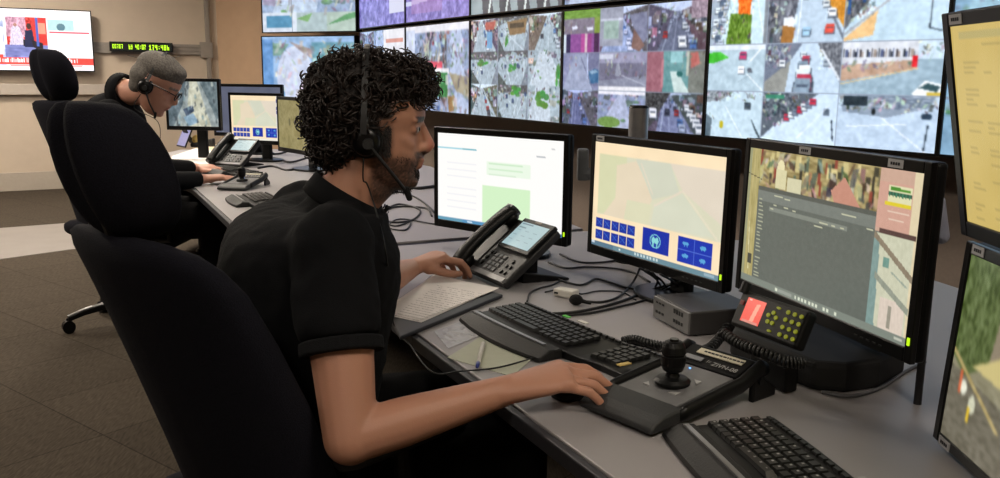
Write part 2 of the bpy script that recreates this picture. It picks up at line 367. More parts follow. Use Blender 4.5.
# ------------------------------------------------------------------ video wall panels
def display(name, label, cat, p0, yaw, z0, w, h, cv, group=None, strength=1.0, bez=.009, dep=.09):
    c = p0+Vector((cos(yaw), sin(yaw)))*w/2
    t = thing(name, label, cat, (c.x, c.y, z0+h/2), yaw, group)
    MB().box((0, dep/2+.004, 0), (w-.002, dep, h-.002)).build('housing', black, t, bevel=.004)
    f = MB()
    for sx in (-1, 1): f.box((sx*(w/2-bez/2-.001), -.001, 0), (bez, .012, h-.002))
    for sz in (-1, 1): f.box((0, -.001, sz*(h/2-bez/2-.001)), (w-2*bez-.002, .012, bez))
    f.build('bezel', gloss, t)
    screen_mesh(cv, w-2*bez, h-2*bez, 'screen', t, (0, .0025, 0), strength)
    return t
G3 = ((0, 1/3), (1/3, 2/3), (2/3, 1))
def wallcv(seed, hi=True, tint=(1, 1, 1), tiles=None, xs=(0, 1/3, 2/3, 1), ys=(0, 1/3, 2/3, 1)):
    cv = Cv(264 if hi else 140, 150 if hi else 80, (.7, .78, .86)); k = 0
    for j in range(len(ys)-1):
        for i in range(len(xs)-1):
            s = cv.sub(xs[i], ys[j], xs[i+1], ys[j+1])
            fn = tiles[k] if tiles and k < len(tiles) else None
            if callable(fn): fn(s)
            else: street(s, seed*17+k, (seed+k*2) % 3 if fn is None else fn, tint)
            k += 1
    cv.noise(.05, 60, seed+5); blur(cv, 1 if hi else 1); hgrid(cv, xs[1:-1], ys[1:-1]); return cv
# --- feeds of the large bright panel (row by row)

def f41(s):
    s.a[:] = (.78, .88, .93); s.poly([(.0, 0), (.35, 0), (.2, 1), (0, 1)], (.62, .68, .75))
    for k in range(12): carcol(s, .06+.14*(k % 3)/2+.08*(1-k/12), .03+k*.085, .055, [(.9, .95, .98), (.3, .38, .48), (.75, .8, .88)][k % 3])
    s.poly([(.48, 0), (.72, 0), (.70, .4), (.5, .42)], (.93, .42, .08)); s.poly([(.36, .35), (.74, .4), (.74, 1), (.3, 1)], (.36, .50, .14)); s.noise(.2, 16, 3, (.32, 0, .76, 1)); clutter(s, 0, 0, .3, 1, 40, 18, .4, .95); clutter(s, .36, .35, .72, 1, 14, 19, .2, .45); s.line(.8, 0, .98, 1, .02, (.9, .94, .98)); s.rect(.95, 0, 1, 1, (.5, .53, .57))
def f42(s):
    s.a[:] = (.72, .80, .88); s.poly([(0, 0), (.42, 0), (.32, 1), (0, 1)], (.36, .38, .43)); s.noise(.2, 10, 5, (0, 0, .4, 1)); clutter(s, 0, 0, .38, 1, 60, 3); s.rect(.22, .5, .36, .72, (.9, .93, .97)); s.poly([(.22, .65), (.38, .7), (.36, 1), (.2, 1)], (.62, .42, .2))
    s.poly([(.7, 0), (1, 0), (1, .75), (.72, .1)], (.78, .52, .15)); s.noise(.15, 14, 9, (.75, 0, 1, .6)); s.line(.68, 0, 1, .95, .035, (.42, .46, .52))
    carcol(s, .50, .12, .035, (.25, .28, .33)); carcol(s, .53, .8, .06, (.62, .78, .9)); carcol(s, .84, .45, .06, (.95, .97, 1)); carcol(s, .82, .76, .065, (.85, .3, .25)); carcol(s, .76, .28, .05, (.85, .88, .9)); carcol(s, .7, .08, .04, (.5, .55, .6)); s.line(.45, .1, .42, 1, .015, (.9, .94, .98))
def f43(s):
    s.a[:] = (.74, .84, .91); s.poly([(0, 0), (.38, 0), (.1, .55), (0, .8)], (.36, .38, .42)); s.noise(.2, 12, 2, (0, 0, .3, .6)); clutter(s, 0, 0, .3, .5, 40, 5); clutter(s, .05, .5, .3, .9, 16, 6, .5, .9); s.rect(.02, 0, .05, .5, (.1, .3, .55)); s.rect(.17, 0, .2, .3, (.1, .3, .55)); s.poly([(.0, .95), (.33, .45), (.3, .9), (0, 1)], (.88, .72, .5)); s.line(0, .88, .5, .18, .03, (.65, .68, .72)); s.line(.84, 0, .83, .8, .012, (.15, .2, .25)); s.line(.83, .8, .95, .86, .015, (.15, .2, .25)); s.noise(.04, 9, 4)
def f44(s):
    s.a[:] = (.68, .77, .83); s.rect(0, 0, 1, .12, (.86, .9, .95)); s.poly([(0, .18), (.2, .15), (.38, .28), (.1, .4), (0, .4)], (.25, .72, .2)); s.noise(.05, 10, 5); carcol(s, .62, .25, .07, (.72, .2, .4)); carcol(s, .6, .55, .06, (.97, .97, 1)); carcol(s, .75, .55, .04, (.4, .42, .46)); s.line(.72, .4, 1, 0, .02, (.93, .95, 1)); s.line(.7, .62, 1, .98, .02, (.88, .92, .95)); s.line(.55, .8, .75, .65, .012, (.5, .56, .62))
def f45(s):
    s.a[:] = (.74, .82, .9); s.poly([(0, 0), (.5, 0), (.1, .95), (0, 1)], (.42, .46, .54)); s.noise(.2, 12, 7, (0, 0, .32, .5)); clutter(s, 0, .05, .34, .45, 45, 7); clutter(s, .72, 0, 1, .5, 35, 8); s.poly([(.68, 0), (1, 0), (1, .8)], (.42, .44, .48)); s.noise(.2, 12, 8, (.72, 0, 1, .55)); s.poly([(0, .8), (.35, .35), (.3, 1), (0, 1)], (.55, .56, .55))
    for k in range(7): carcol(s, .52+.03*(k % 2), .25+k*.11, .045+.014*k, [(.85, .9, .94), (.7, .2, .3), (.5, .58, .66), (.93, .95, .97)][k % 4])
    carcol(s, .82, .4, .05, (.6, .65, .7)); carcol(s, .24, .42, .05, (.9, .92, .95)); s.line(.75, .15, 1, .75, .03, (.85, .88, .92))
def f46(s):
    s.a[:] = (.58, .68, .75); s.rect(0, 0, .75, .42, (.82, .84, .88)); s.rect(.75, 0, 1, .35, (.78, .86, .93)); s.poly([(0, .45), (.75, .35), (.75, .5), (0, .75)], (.72, .60, .52))
    for k in range(30):
        x_ = .01+k*.024; s.rect(x_, .14+.03*((k*7) % 3), x_+.008+.008*((k*5) % 3), .30+.02*((k*3) % 3), [(.15, .18, .22), (.3, .35, .5), (.22, .2, .22), (.6, .55, .52), (.4, .42, .48)][k % 5])
    clutter(s, 0, .33, .7, .48, 30, 11, .35, .8); clutter(s, .75, .02, 1, .3, 18, 12, .3, .9)
    s.rect(.7, .28, .75, .48, (.85, .1, .15)); s.line(0, .8, .76, .5, .02, (.86, .75, .55)); s.noise(.06, 12, 4); s.poly([(.72, .95), (.84, .72), (1, .78), (1, 1), (.75, 1)], (.94, .96, .98)); s.poly([(.78, .85), (.86, .76), (.98, .82), (.95, .92)], (.18, .3, .33)); s.rect(.86, .93, 1, 1, (.8, .7, .3))
def f47(s):
    s.a[:] = (.74, .83, .89); s.poly([(0, 0), (.5, 0), (.3, .18), (0, .25)], (.5, .54, .58)); s.noise(.2, 10, 1, (0, 0, .4, .22)); clutter(s, 0, .0, .95, .16, 36, 13); clutter(s, 0, .4, .12, .9, 10, 14); s.poly([(0, .5), (.12, .6), (.1, 1), (0, 1)], (.35, .42, .47)); carcol(s, .75, .3, .06, (.2, .25, .28)); s.ell(.3, .72, .04, .08, (.7, .65, .1)); s.poly([(.82, .55), (1, .95), (1, 1), (.9, .8)], (.14, .2, .24)); s.line(.35, .3, .7, 1, .015, (.88, .93, .97)); s.noise(.05, 12, 9)
def f48(s):
    s.a[:] = (.78, .86, .95); s.poly([(0, 0), (.75, 0), (.3, .5), (0, .95)], (.33, .37, .42)); s.noise(.2, 12, 21, (0, 0, .5, .5)); clutter(s, 0, 0, .6, .3, 50, 15); clutter(s, 0, .3, .3, .75, 25, 16); s.rect(.05, .05, .3, .12, (.2, .5, .4))
    for k in range(7): carcol(s, .35+k*.055, .5-k*.055, .045, [(.75, .15, .25), (.9, .93, .96), (.45, .5, .58)][k % 3])
    carcol(s, .86, .35, .04, (.3, .36, .42)); s.line(.93, .5, .96, .9, .015, (.1, .14, .18)); s.line(.5, .9, .9, .2, .012, (.9, .94, 1))
def f49(s):
    s.a[:] = (.72, .80, .89); s.poly([(0, 0), (.95, 0), (.9, .2), (.5, .4), (.05, .32)], (.52, .58, .66)); s.noise(.2, 14, 31, (0, 0, .9, .25)); clutter(s, 0, 0, .95, .25, 70, 17); s.rect(.05, .02, .3, .2, (.1, .16, .2)); s.ell(.37, .3, .02, .06, (.05, .08, .1)); s.ell(.88, .35, .05, .06, (.12, .2, .28)); s.line(.1, .6, .7, .5, .02, (.9, .94, .98)); s.line(.45, .4, .9, 1, .02, (.88, .92, .98)); s.line(.9, .5, .88, .95, .015, (.15, .2, .25)); s.noise(.04, 10, 5)
cv4 = wallcv(4, True, tiles=[f41, f42, f43, f44, f45, f46, f47, f48, f49], xs=(0, .285, .62, 1), ys=(0, .335, .665, 1)); blur(cv4, 1); cv4.a[:] = np.clip((cv4.a-.5)*1.08+.56, 0, 1)
# --- the panel left of it: bluish street feeds
def g1(s):
    s.a[:] = (.5, .47, .55); s.rect(0, 0, 1, .2, (.45, .62, .25)); s.noise(.1, 10, 3, (0, 0, 1, .25)); clutter(s, 0, .22, .9, .5, 20, 5, .35, .7); s.poly([(.22, .38), (.36, .36), (.4, .43), (.25, .46)], (.88, .9, .98)); s.poly([(.64, .42), (.8, .40), (.82, .47), (.66, .5)], (.9, .91, .98)); s.rect(.85, .2, 1, .6, (.5, .6, .25)); s.rect(0, .55, 1, 1, (.55, .3, .6))
    for x, c in ((.0, (.85, .9, .95)), (.08, (.12, .1, .3)), (.3, (.55, .3, .6)), (.5, (.72, .3, .62)), (.6, (.85, .75, .8)), (.66, (.6, .25, .55)), (.85, (.25, .1, .3))): s.rect(x, .56, x+.12, 1, c)
def g2(s):
    street(s, 5, 0, (.95, .97, 1.1)); s.rect(0, 0, .5, .85, (.62, .64, .72)); s.rect(.08, .3, .4, .7, (.62, .72, .7)); s.rect(0, .25, .5, .3, (.8, .82, .9)); s.poly([(.62, .2), (.98, .15), (1, .7), (.85, .9)], (.5, .52, .64)); s.poly([(.72, .5), (.95, .85), (.85, 1), (.68, .9)], (.52, .4, .38)); s.noise(.07, 12, 2)
def g3(s):
    street(s, 23, 0, (.9, .92, 1.02), road=(.45, .48, .54)); carcol(s, .6, .83, .08, (.93, .95, 1)); carcol(s, .63, .5, .05, (.85, .88, .92)); s.rect(.72, 0, 1, .35, (.62, .55, .62)); s.noise(.2, 16, 6, (.72, 0, 1, .5))
def g4(s):
    s.a[:] = (.55, .57, .72); s.poly([(.35, 0), (.65, 0), (.85, 1), (0, 1)], (.62, .66, .78)); s.poly([(.65, 0), (1, 0), (1, .9), (.8, .9)], (.46, .48, .62)); s.poly([(.72, .5), (.9, .42), (1, .48), (1, .8), (.76, .84)], (.22, .42, .60)); s.poly([(.74, .5), (.9, .45), (.98, .52), (.8, .58)], (.55, .68, .8)); clutter(s, 0, 0, .35, .5, 14, 4, .4, .8); s.line(.5, .1, .85, 1, .02, (.4, .42, .55)); s.rect(.68, 0, .7, .7, (.8, .85, 1)); s.noise(.06, 10, 3)
def g5(s):
    s.a[:] = (.45, .45, .55); s.rect(0, 0, 1, .28, (.62, .62, .74)); s.poly([(0, .75), (1, .6), (1, .95), (0, .95)], (.55, .57, .66)); s.noise(.06, 8, 4); clutter(s, 0, 0, 1, .35, 30, 9, .4, .85); clutter(s, 0, .4, 1, .6, 20, 8, .3, .5); s.rect(0, .05, .3, .17, (.82, .84, .92)); s.poly([(.38, .3), (.44, .28), (.5, .6), (.36, .62)], (.60, .62, .70)); s.rect(0, .9, 1, 1, (.95, .95, .98)); s.line(.5, .6, 1, .85, .02, (.8, .82, .9))
def g6(s):
    s.a[:] = (.42, .62, .64); s.rect(0, 0, .3, 1, (.62, .40, .46)); s.rect(.27, .2, .31, .9, (.75, .5, .55)); s.rect(.72, 0, 1, 1, (.48, .50, .48)); s.poly([(.74, .05), (.86, .02), (.9, .3), (.76, .42)], (.74, .42, .40)); clutter(s, .72, 0, 1, .6, 16, 6, .25, .7); clutter(s, .32, 0, .7, .35, 12, 7, .5, .9); s.rect(.42, 0, .62, .28, (.62, .82, .85)); s.poly([(.42, .5), (.55, .5), (.75, 1), (.5, 1)], (.82, .9, .9)); s.ell(.58, .55, .05, .07, (.15, .42, .42)); s.rect(.68, 0, .72, .6, (.75, .78, .74)); s.noise(.05, 10, 4)
def g7(s): street(s, 71, 0, (.82, .84, 1.0), road=(.45, .48, .58))
def g8(s): street(s, 82, 2, (.9, .9, 1)); s.rect(0, 0, 1, .1, (.95, .95, 1)); s.ell(.25, .85, .25, .15, (.45, .6, .3))
def g9(s):
    street(s, 95, 0, (.85, .88, .98), road=(.56, .58, .68)); s.poly([(0, 0), (.45, 0), (.1, .9), (0, .9)], (.24, .25, .27)); s.noise(.2, 16, 3, (0, 0, .4, .5)); carcol(s, .15, .55, .08, (.93, .94, 1)); carcol(s, .4, .5, .05, (.15, .17, .25))
    for k in range(5): carcol(s, .72+k*.055, .38+k*.12, .05+.006*k, (.88, .9, .95))
cv3 = wallcv(3, True, tiles=[g1, g2, g3, g4, g5, g6, g7, g8, g9], xs=(0, .29, .63, 1), ys=(0, .37, .69, 1)); blur(cv3, 2)
def h_(seed, kind, green=None, extra=None):
    def fn(s):
        street(s, seed, kind, (1, 1.02, 1.04), road=(.66, .72, .76))
        if green:
            q = random.Random(seed); gx, gy, gw, gh = green
            for k in range(14): s.ell(gx+gw*q.uniform(-.7, .7), gy+gh*q.uniform(-.7, .7), gw*.35, gh*.3, (q.uniform(.15, .35), q.uniform(.45, .66), q.uniform(.18, .3)), .85)
        if extra: extra(s)
    return fn
cv2 = wallcv(2, True, tiles=[h_(11, 0, None, lambda s: (s.poly([(.55, .1), (.9, .1), (.85, .35), (.55, .35)], (.72, .38, .34)), s.rect(.6, .4, .8, .9, (.45, .65, .82)))), h_(12, 1, (.3, .7, .06, .25), lambda s: (s.poly([(.3, .15), (.95, .08), (.9, .5), (.4, .55)], (.55, .45, .32)), s.rect(.4, .2, .85, .35, (.3, .26, .2)))), h_(13, 0),
    h_(14, 1, (.45, .35, .22, .13)), h_(15, 1, (.5, .5, .14, .14)), h_(16, 2, (.93, .7, .1, .4)), h_(17, 0), h_(18, 1, (.6, .2, .2, .2)), h_(19, 2, (.4, .4, .25, .3))]); blur(cv2, 1)
def cam_l(seed, tint, extra=None):
    cv = wallcv(seed, False, tint)
    if extra: extra(cv)
    return cv
def ex1(cv):
    cv.rect(0, 0, 1, .09, (.93, .93, .97)); cv.rect(0, .42, .6, .5, (.92, .35, .45)); cv.rect(0, .5, .7, .56, (.95, .95, .98)); cv.rect(0, .05, .16, 1, (.82, .86, .95)); cv.rect(.52, .55, .68, .82, (.15, .5, .25)); cv.poly([(.7, .55), (1, .6), (1, .82), (.8, .75)], (.64, .61, .52)); cv.poly([(.68, .82), (.78, .8), (.82, .95), (.7, 1)], (.62, .48, .3)); clutter(cv, .1, .1, 1, .4, 60, 3, .3, .9); clutter(cv, .5, .55, 1, 1, 40, 4, .3, .9); cv.noise(.08, 20, 3); blur(cv, 2)
def ex0(cv): cv.rect(.55, .0, 1, .6, (.92, .92, .95)); cv.rect(.6, .12, .95, .18, (.85, .6, .55)); cv.noise(.05, 16, 2)
labs = ['video wall panel at far left of the lower row, mostly behind dark hair', 'video wall panel, second of the lower row, with red and white street picture',
        'video wall panel of nine pale street feeds with green round trees', 'video wall panel with purple striped and teal street feeds behind metal pole',
        'large bright video wall panel with orange and green trees top left', 'video wall panel at far right behind the tilted side monitors']
cvs = [cam_l(6, (.9, .95, 1.08), ex0), cam_l(7, (.92, .95, 1.05), ex1), cv2, cv3, cv4, cam_l(8, (.85, 1, 1.05))]
for k in range(6):
    display('wall_display', labs[k], 'video wall screen', chain[k], R(yaws[k]), VZ0, PW, PH, cvs[k], 'video wall screens')
def purple(cv):
    cv.a[:] = (.52, .50, .80); cv.noise(.14, 18, 5); cv.noise(.1, 40, 6); cv.rect(.68, .62, 1, .85, (.85, .86, .95))
def purple2(cv):
    cv.a[:] = (.56, .52, .80); cv.noise(.12, 18, 8); cv.noise(.1, 40, 9); cv.line(0, .78, 1, .68, .05, (.82, .84, .97)); cv.rect(.1, .55, .6, .9, (.72, .55, .78), .5)
def greytri(cv):
    cv.a[:] = (.62, .68, .70)
    for k in range(5): cv.poly([(.12+k*.2, .6), (.22+k*.2, .6), (.28+k*.2, 1), (.15+k*.2, 1)], (.34, .35, .38)); cv.line(.3+k*.2, .5, .22+k*.2, 1, .02, (.86, .9, .9))
    cv.noise(.06, 12, 4)
labs = ['upper video wall panel with plain violet picture, next to corner', 'upper video wall panel with violet picture and pale diagonal stripe',
        'upper video wall panel showing grey road stripes, above the curly hair', 'upper video wall panel showing violet and pale feeds, above the tree feeds', 'upper video wall panel above the large bright street feeds', 'upper video wall panel at far right behind the yellow monitor']
ups = []
for k, fn in enumerate([purple, purple2, greytri, None, None, None]):
    cv = wallcv(20+k, False, (.95, .97, 1.05))
    if fn: fn(cv)
    display('wall_display', labs[k], 'video wall screen', chain[k], R(yaws[k]), VZ0+PH+.02, PW, PH, cv, 'video wall screens')
# corner displays
def corner_up(cv):
    street(cv, 3, 2, (1, 1.04, 1.1)); cv.rect(.0, .7, .38, 1, (.88, .92, .98)); cv.rect(.05, .75, .33, .93, (.35, .6, .75)); cv.rect(.38, .72, .7, 1, (.72, .80, .82)); cv.poly([(.38, .8), (.55, .72), (.5, .85)], (.5, .7, .45)); cv.rect(.7, .72, 1, 1, (.74, .82, .78)); cv.poly([(.7, .9), (.9, .75), (1, .72), (1, .8)], (.4, .65, .45)); clutter(cv, 0, 0, 1, .7, 50, 9, .5, .95); blur(cv, 2); hgrid(cv, (.33, .66), (.35, .7)); cv.noise(.05, 20, 3)
def corner_lo(cv):
    cv.a[:] = (.62, .76, .92); cv.rect(0, .05, .12, 1, (.42, .62, .85)); cv.ell(.36, .65, .2, .5, (.84, .88, .98)); cv.poly([(.12, .1), (.3, .12), (.2, .3), (.12, .3)], (.5, .65, .6)); cv.poly([(.3, .08), (.55, .2), (.6, .4), (.45, .25)], (.66, .6, .6)); cv.rect(.55, .1, 1, .65, (.45, .66, .74)); cv.poly([(.6, .25), (.72, .3), (.7, .6), (.58, .55)], (.36, .60, .64)); clutter(cv, .12, .05, 1, .35, 50, 6, .45, .85); clutter(cv, .5, .3, 1, 1, 30, 7, .6, .9); clutter(cv, .14, .4, .5, 1, 26, 8, .74, .95); cv.rect(.55, .62, 1, 1, (.75, .84, .97)); cv.ell(.18, .9, .06, .1, (.35, .6, .8)); cv.noise(.08, 16, 5); cv.noise(.04, 40, 6); blur(cv, 3)
for fn, p0x, lab, yaw, w, h, z0, dd in ((corner_up, chain[0], 'upper corner screen above the grey-haired operator side, blue-white street feeds', -28, 1.22, .68, VZ0+PH+.0, .0),
        (corner_lo, chain[0], 'lower corner screen with one big pale blue street picture', -26, 1.18, .66, VZ0+PH-.69, .12)):
    u = Vector((cos(R(yaw)), sin(R(yaw)))); cv = Cv(150, 84); fn(cv)
    display('corner_display', lab, 'screen', p0x-u*(w+.03+.02*(dd > 0)), R(yaw), z0, w, h, cv, None, .95)
# television on the far wall
cv = Cv(200, 113, (1.0, .98, .98))
cv.rect(0, .12, .27, .92, (.78, .82, .95)); cv.rect(.05, .12, .24, .4, (.85, .25, .3)); cv.noise(.25, 10, 3, (0, .1, .27, .7)); cv.rect(.12, .3, .26, .75, (.98, .92, .94))
cv.rect(.29, .13, .62, .64, (.85, .22, .2)); cv.rect(.29, .13, .45, .45, (.8, .6, .68)); cv.noise(.2, 14, 8, (.28, .13, .5, .6)); cv.rect(.27, .58, .62, .83, (.5, .52, .75)); cv.noise(.1, 9, 8, (.0, .62, .62, .83))
cv.poly([(.33, .32), (.36, .25), (.40, .3), (.43, .5), (.45, .58), (.31, .58)], (.85, .80, .88)); cv.ell(.365, .26, .014, .03, (.7, .5, .45)); cv.noise(.12, 30, 12, (.30, .14, .48, .6)); cv.rect(.42, .5, .5, .6, (.1, .09, .12)); cv.ell(.475, .28, .02, .05, (.28, .15, .14)); cv.poly([(.44, .35), (.50, .33), (.52, .62), (.43, .62)], (.1, .13, .28)); cv.rect(.55, .22, .61, .4, (.95, .6, .5)); cv.poly([(.49, .5), (.58, .55), (.58, .7), (.5, .62)], (.12, .1, .14)); cv.rect(.53, .13, .55, .6, (.3, .4, .75))
cv.rect(.63, .16, .85, .34, (.72, .86, .86)); cv.ell(.74, .28, .035, .06, (.35, .5, .55)); cv.rect(.64, .35, .98, .38, (.85, .35, .42)); cv.rect(.64, .42, .8, .44, (.9, .9, .92)); cv.ell(.71, .55, .04, .05, (.9, .9, .97))
cv.rect(0, .79, 1, .90, (.93, .30, .26)); cv.rect(0, .74, .25, .8, (.93, .30, .26))
rg = random.Random(4)
x = .02
while x < .86:
    w = rg.uniform(.005, .012); cv.rect(x, .815-(rg.random() < .3)*.015, x+w, .87, (1, .97, .97)); x += w+rg.choice([.004, .004, .004, .015])
cv.rect(.3, .915, .9, .93, (.95, .55, .55)); cv.noise(.015, 30, 8)
tvR = LW(0)+Vector((.5, -.866))*.14; u = Vector((.866, .5)); TW, TH = 1.17, .655
ztv = A(95, 41.5, tvR.y).z
display('wall_television', 'wall television showing a red and white news programme', 'television', tvR-u*TW, R(30), ztv-TH/2, TW, TH, cv, None, 1.35, bez=.011, dep=.05)
# LED message sign fixed over the trunking
cv = Cv(200, 26, (.03, .05, .02)); gcol = (.75, 1.0, .12)
dots(cv, '00707', .03, .22, .0088, .105, gcol); dots(cv, 'by,40:07', .29, .25, .0088, .11, gcol); dots(cv, '174:48h', .62, .22, .0122, .125, gcol)
sl = LW(.14); zc = A(146, 47.5, sl.y+.2).z
pa = LW(.145)+Vector((.5, -.866))*.12
t = display('message_sign', 'narrow black LED sign with green dot characters above grey-haired operator', 'sign', pa, R(30), zc-.052, .665, .108, cv, None, 1.7, bez=.010, dep=.05)
wl = MB().tube(spline([LW(.3).to_3d()+Vector((.045, -.08, zc-.09)), LW(.55).to_3d()+Vector((.045, -.08, zc-.15)), LW(.8).to_3d()+Vector((.045, -.08, zc-.09))]), .004, 6)
tag(wl.build('sign_cable', greycable, smooth=True), 'thin cable drooping below the green LED sign', 'cable')
# ------------------------------------------------------------------ desks
def desk_mat():
    m = mat('speckled_grey_laminate', (.575, .56, .565), .42, var=.09, scale=700)
    return m
deskm = desk_mat()
def P2(v): return (v.x, v.y)
def desk(name, label, front, back, legs):
    root = thing(name, label, 'desk', (0, 0, 0))
    MB().prism(front+back, DESK-.03, DESK).build('desk_top', deskm, root, bevel=.003)
    e = MB()
    for a, b in zip(front[:-1], front[1:]):
        a = Vector(a); b = Vector(b); d = (b-a).normalized(); n = Vector((d.y, -d.x))
        if n.x > 0: n = -n
        e.prism([a-d*.002, b+d*.002, b+n*.016+d*.002, a+n*.016-d*.002], DESK-.032, DESK-.004)
    e.build('front_edging', mat('dark_grey_edging', (.18, .18, .2), .55), root, bevel=.003)
    for x, y in legs:
        l = MB().cone((x, y, .02), (x, y, DESK-.03), .03, .03, 16).build('leg', dkgrey, root, smooth=False)
        MB().cone((x, y, 0), (x, y, .02), .05, .04, 16).build('foot', black, l)
    q = MB()
    for a, b in zip(back[:-1], back[1:]):
        a = Vector(a); b = Vector(b); d = (b-a).normalized(); n = Vector((-d.y, d.x)); cc = Vector((sum(p[0] for p in front)/len(front), sum(p[1] for p in front)/len(front)))
        if (cc-a).dot(n) < 0: n = -n
        q.prism([a+n*.05, b+n*.05, b+n*.07, a+n*.07], .06, DESK-.03)
    q.build('modesty_panel', mat('charcoal_panel', (.16, .16, .17), .6), root)
    return root
F = [D(640, 560), D(614, 478), D(419, 334), D(398, 318)]
F = [P2(v) for v in F]
Bm = D(388, 246.5); Bn = D(585, 231)
desk('curved_desk', 'grey laminate console desk the curly-haired operator works at', [(.50, .70)]+F[1:]+[P2(Bm)], [P2(Bn), (1.15, 3.05), (1.40, 2.0), (1.55, .70)], [(.5, 2.9), (1.2, 2.7), (1.35, .9), (.62, .9)])
Cm = D(386, 243); Cn = D(583, 228.5)
desk('curved_desk', 'grey laminate desk the grey-haired operator works at, bluish rounded edge', [P2(Cm), P2(D(300, 250)), P2(D(240, 228)), P2(D(208, 199)), P2(D(193, 186)), (-1.85, 4.80), (-2.15, 4.95)], [(-2.42, 5.5), (-2.4, 6.6), (-1.35, 6.8), (-.45, 5.6), P2(Cn)], [(-2.2, 6.4), (-1.4, 6.5), (-.2, 4.6), (-.6, 3.6), (-2.1, 5.2)])
# thin black strip standing in for the shade in the open gap between desks
d_ = (Bn-Bm).normalized()
tag(MB().prism([P2(Bm+d_*.01+Vector((-.0,.002,0))), P2(Bn-d_*.03+Vector((0, .003, 0))), P2(Cn-d_*.03-Vector((0, .003, 0))), P2(Cm+d_*.01-Vector((0, .004, 0)))], DESK-.03, DESK-.006).build('gap_shade_strip', black), 'black strip standing in for the dark open gap between the two grey desks', 'strip')

# ------------------------------------------------------------------ monitors
def stickerbit(parent, x, z, y, w=.034, h=.014, lines=2, rng=random.Random(3)):
    s = MB().box((x, y, z), (w, .0012, h)).build('sticker', sticker, parent)
    m = MB()
    for i in range(lines):
        xx = x-w*.35
        while xx < x+w*.32:
            ww = rng.uniform(.002, .005); m.box((xx+ww/2, y-.001, z+h*(.15-.34*i)), (ww, .0008, h*.16)); xx += ww+.0015
    m.build('lettering', ink, s); return s
def monitor(label, rel, yaw, tilt, cv, stand='foot', sw=.521, sh=.29, bz=(.017, .020, .026), depth=.032, group='office monitors on the desks', labels=(), strength=1.0, ledx=True, basez=DESK, basep=None):
    """rel: centre of the screen measured from the camera; stand: foot, pole or none"""
    c = Vector(rel)+Vector((0, 0, CAMZ)); yaw = R(yaw)
    t = thing('computer_monitor', label, 'monitor', (c.x, c.y, basez), yaw, group)
    def pt(x, y, z):       # display local -> thing local (tilted about its centre)
        return Vector((x, y*cos(tilt)+z*sin(tilt), -y*sin(tilt)+z*cos(tilt)+c.z-basez))
    T = Matrix.Translation((0, 0, c.z-basez)) @ Matrix.Rotation(-tilt, 4, 'X')
    side, top, bot = bz; hz = sh/2; hx = sw/2
    h = MB(); zc = (top-bot)/2; HH = sh+top+bot; WW = sw+2*side
    h.box((0, depth*.35+.006, zc), (WW, depth*.7, HH), T)
    o = h.build('housing', black, t, bevel=.008, seg=3)
    h = MB().loft([[T @ Vector((sx*WW*.5*k, yy, zc+sz*HH*.5*k)) for sx, sz in ((-1, -1), (1, -1), (1, 1), (-1, 1))] for k, yy in ((.82, depth*.69), (.7, depth*1.25), (.3, depth*1.6))])
    h.build('back_cover', dkgrey, t, bevel=.006)
    f = MB()
    for sx in (-1, 1): f.box((sx*(hx+side/2), 0, zc), (side, .012, HH), T)
    f.box((0, 0, hz+top/2), (sw, .012, top), T); f.box((0, 0, -hz-bot/2), (sw, .012, bot), T)
    f.build('bezel', gloss, t, bevel=.002)
    s = screen_mesh(cv, sw, sh, 'screen', t, (0, 0, 0), strength); s.matrix_local = T @ Matrix.Translation((0, -.003, 0))
    bts = MB()
    for k in range(5): bts.box((hx-.12+k*.016, -.0068, -hz-bot*.55), (.008, .002, .003), T)
    bts.build('buttons', dkgrey, t)
    if ledx: MB().box((hx+side*.55, -.0068, -hz+.012), (.005, .002, .013), T).build('power_light', led, t)
    for (lx, lz) in labels:
        m = MB().box((lx, -.0068, lz), (.036, .0015, .014), T).build('sticker', sticker, t)
        q = MB()
        for k in range(4): q.box((lx-.009+k*.006, -.0079, lz), (.004, .0006, .005), T)
        q.build('lettering', ink, m)
    if stand != 'none':
        bp = basep or (0, .09)
        MB().box((bp[0], bp[1]+.02, (c.z-basez)/2), (.07, .03, c.z-basez-.01)).build('stand_neck', black, t, bevel=.008)
        if stand == 'foot':
            MB().prism([(bp[0]+.13*cos(a)*(1 if abs(cos(a)) < 2 else 1), bp[1]+.10*sin(a)) for a in [2*pi*k/28 for k in range(28)]], 0, .012).build('stand_base', gloss, t, bevel=.004)
    return t
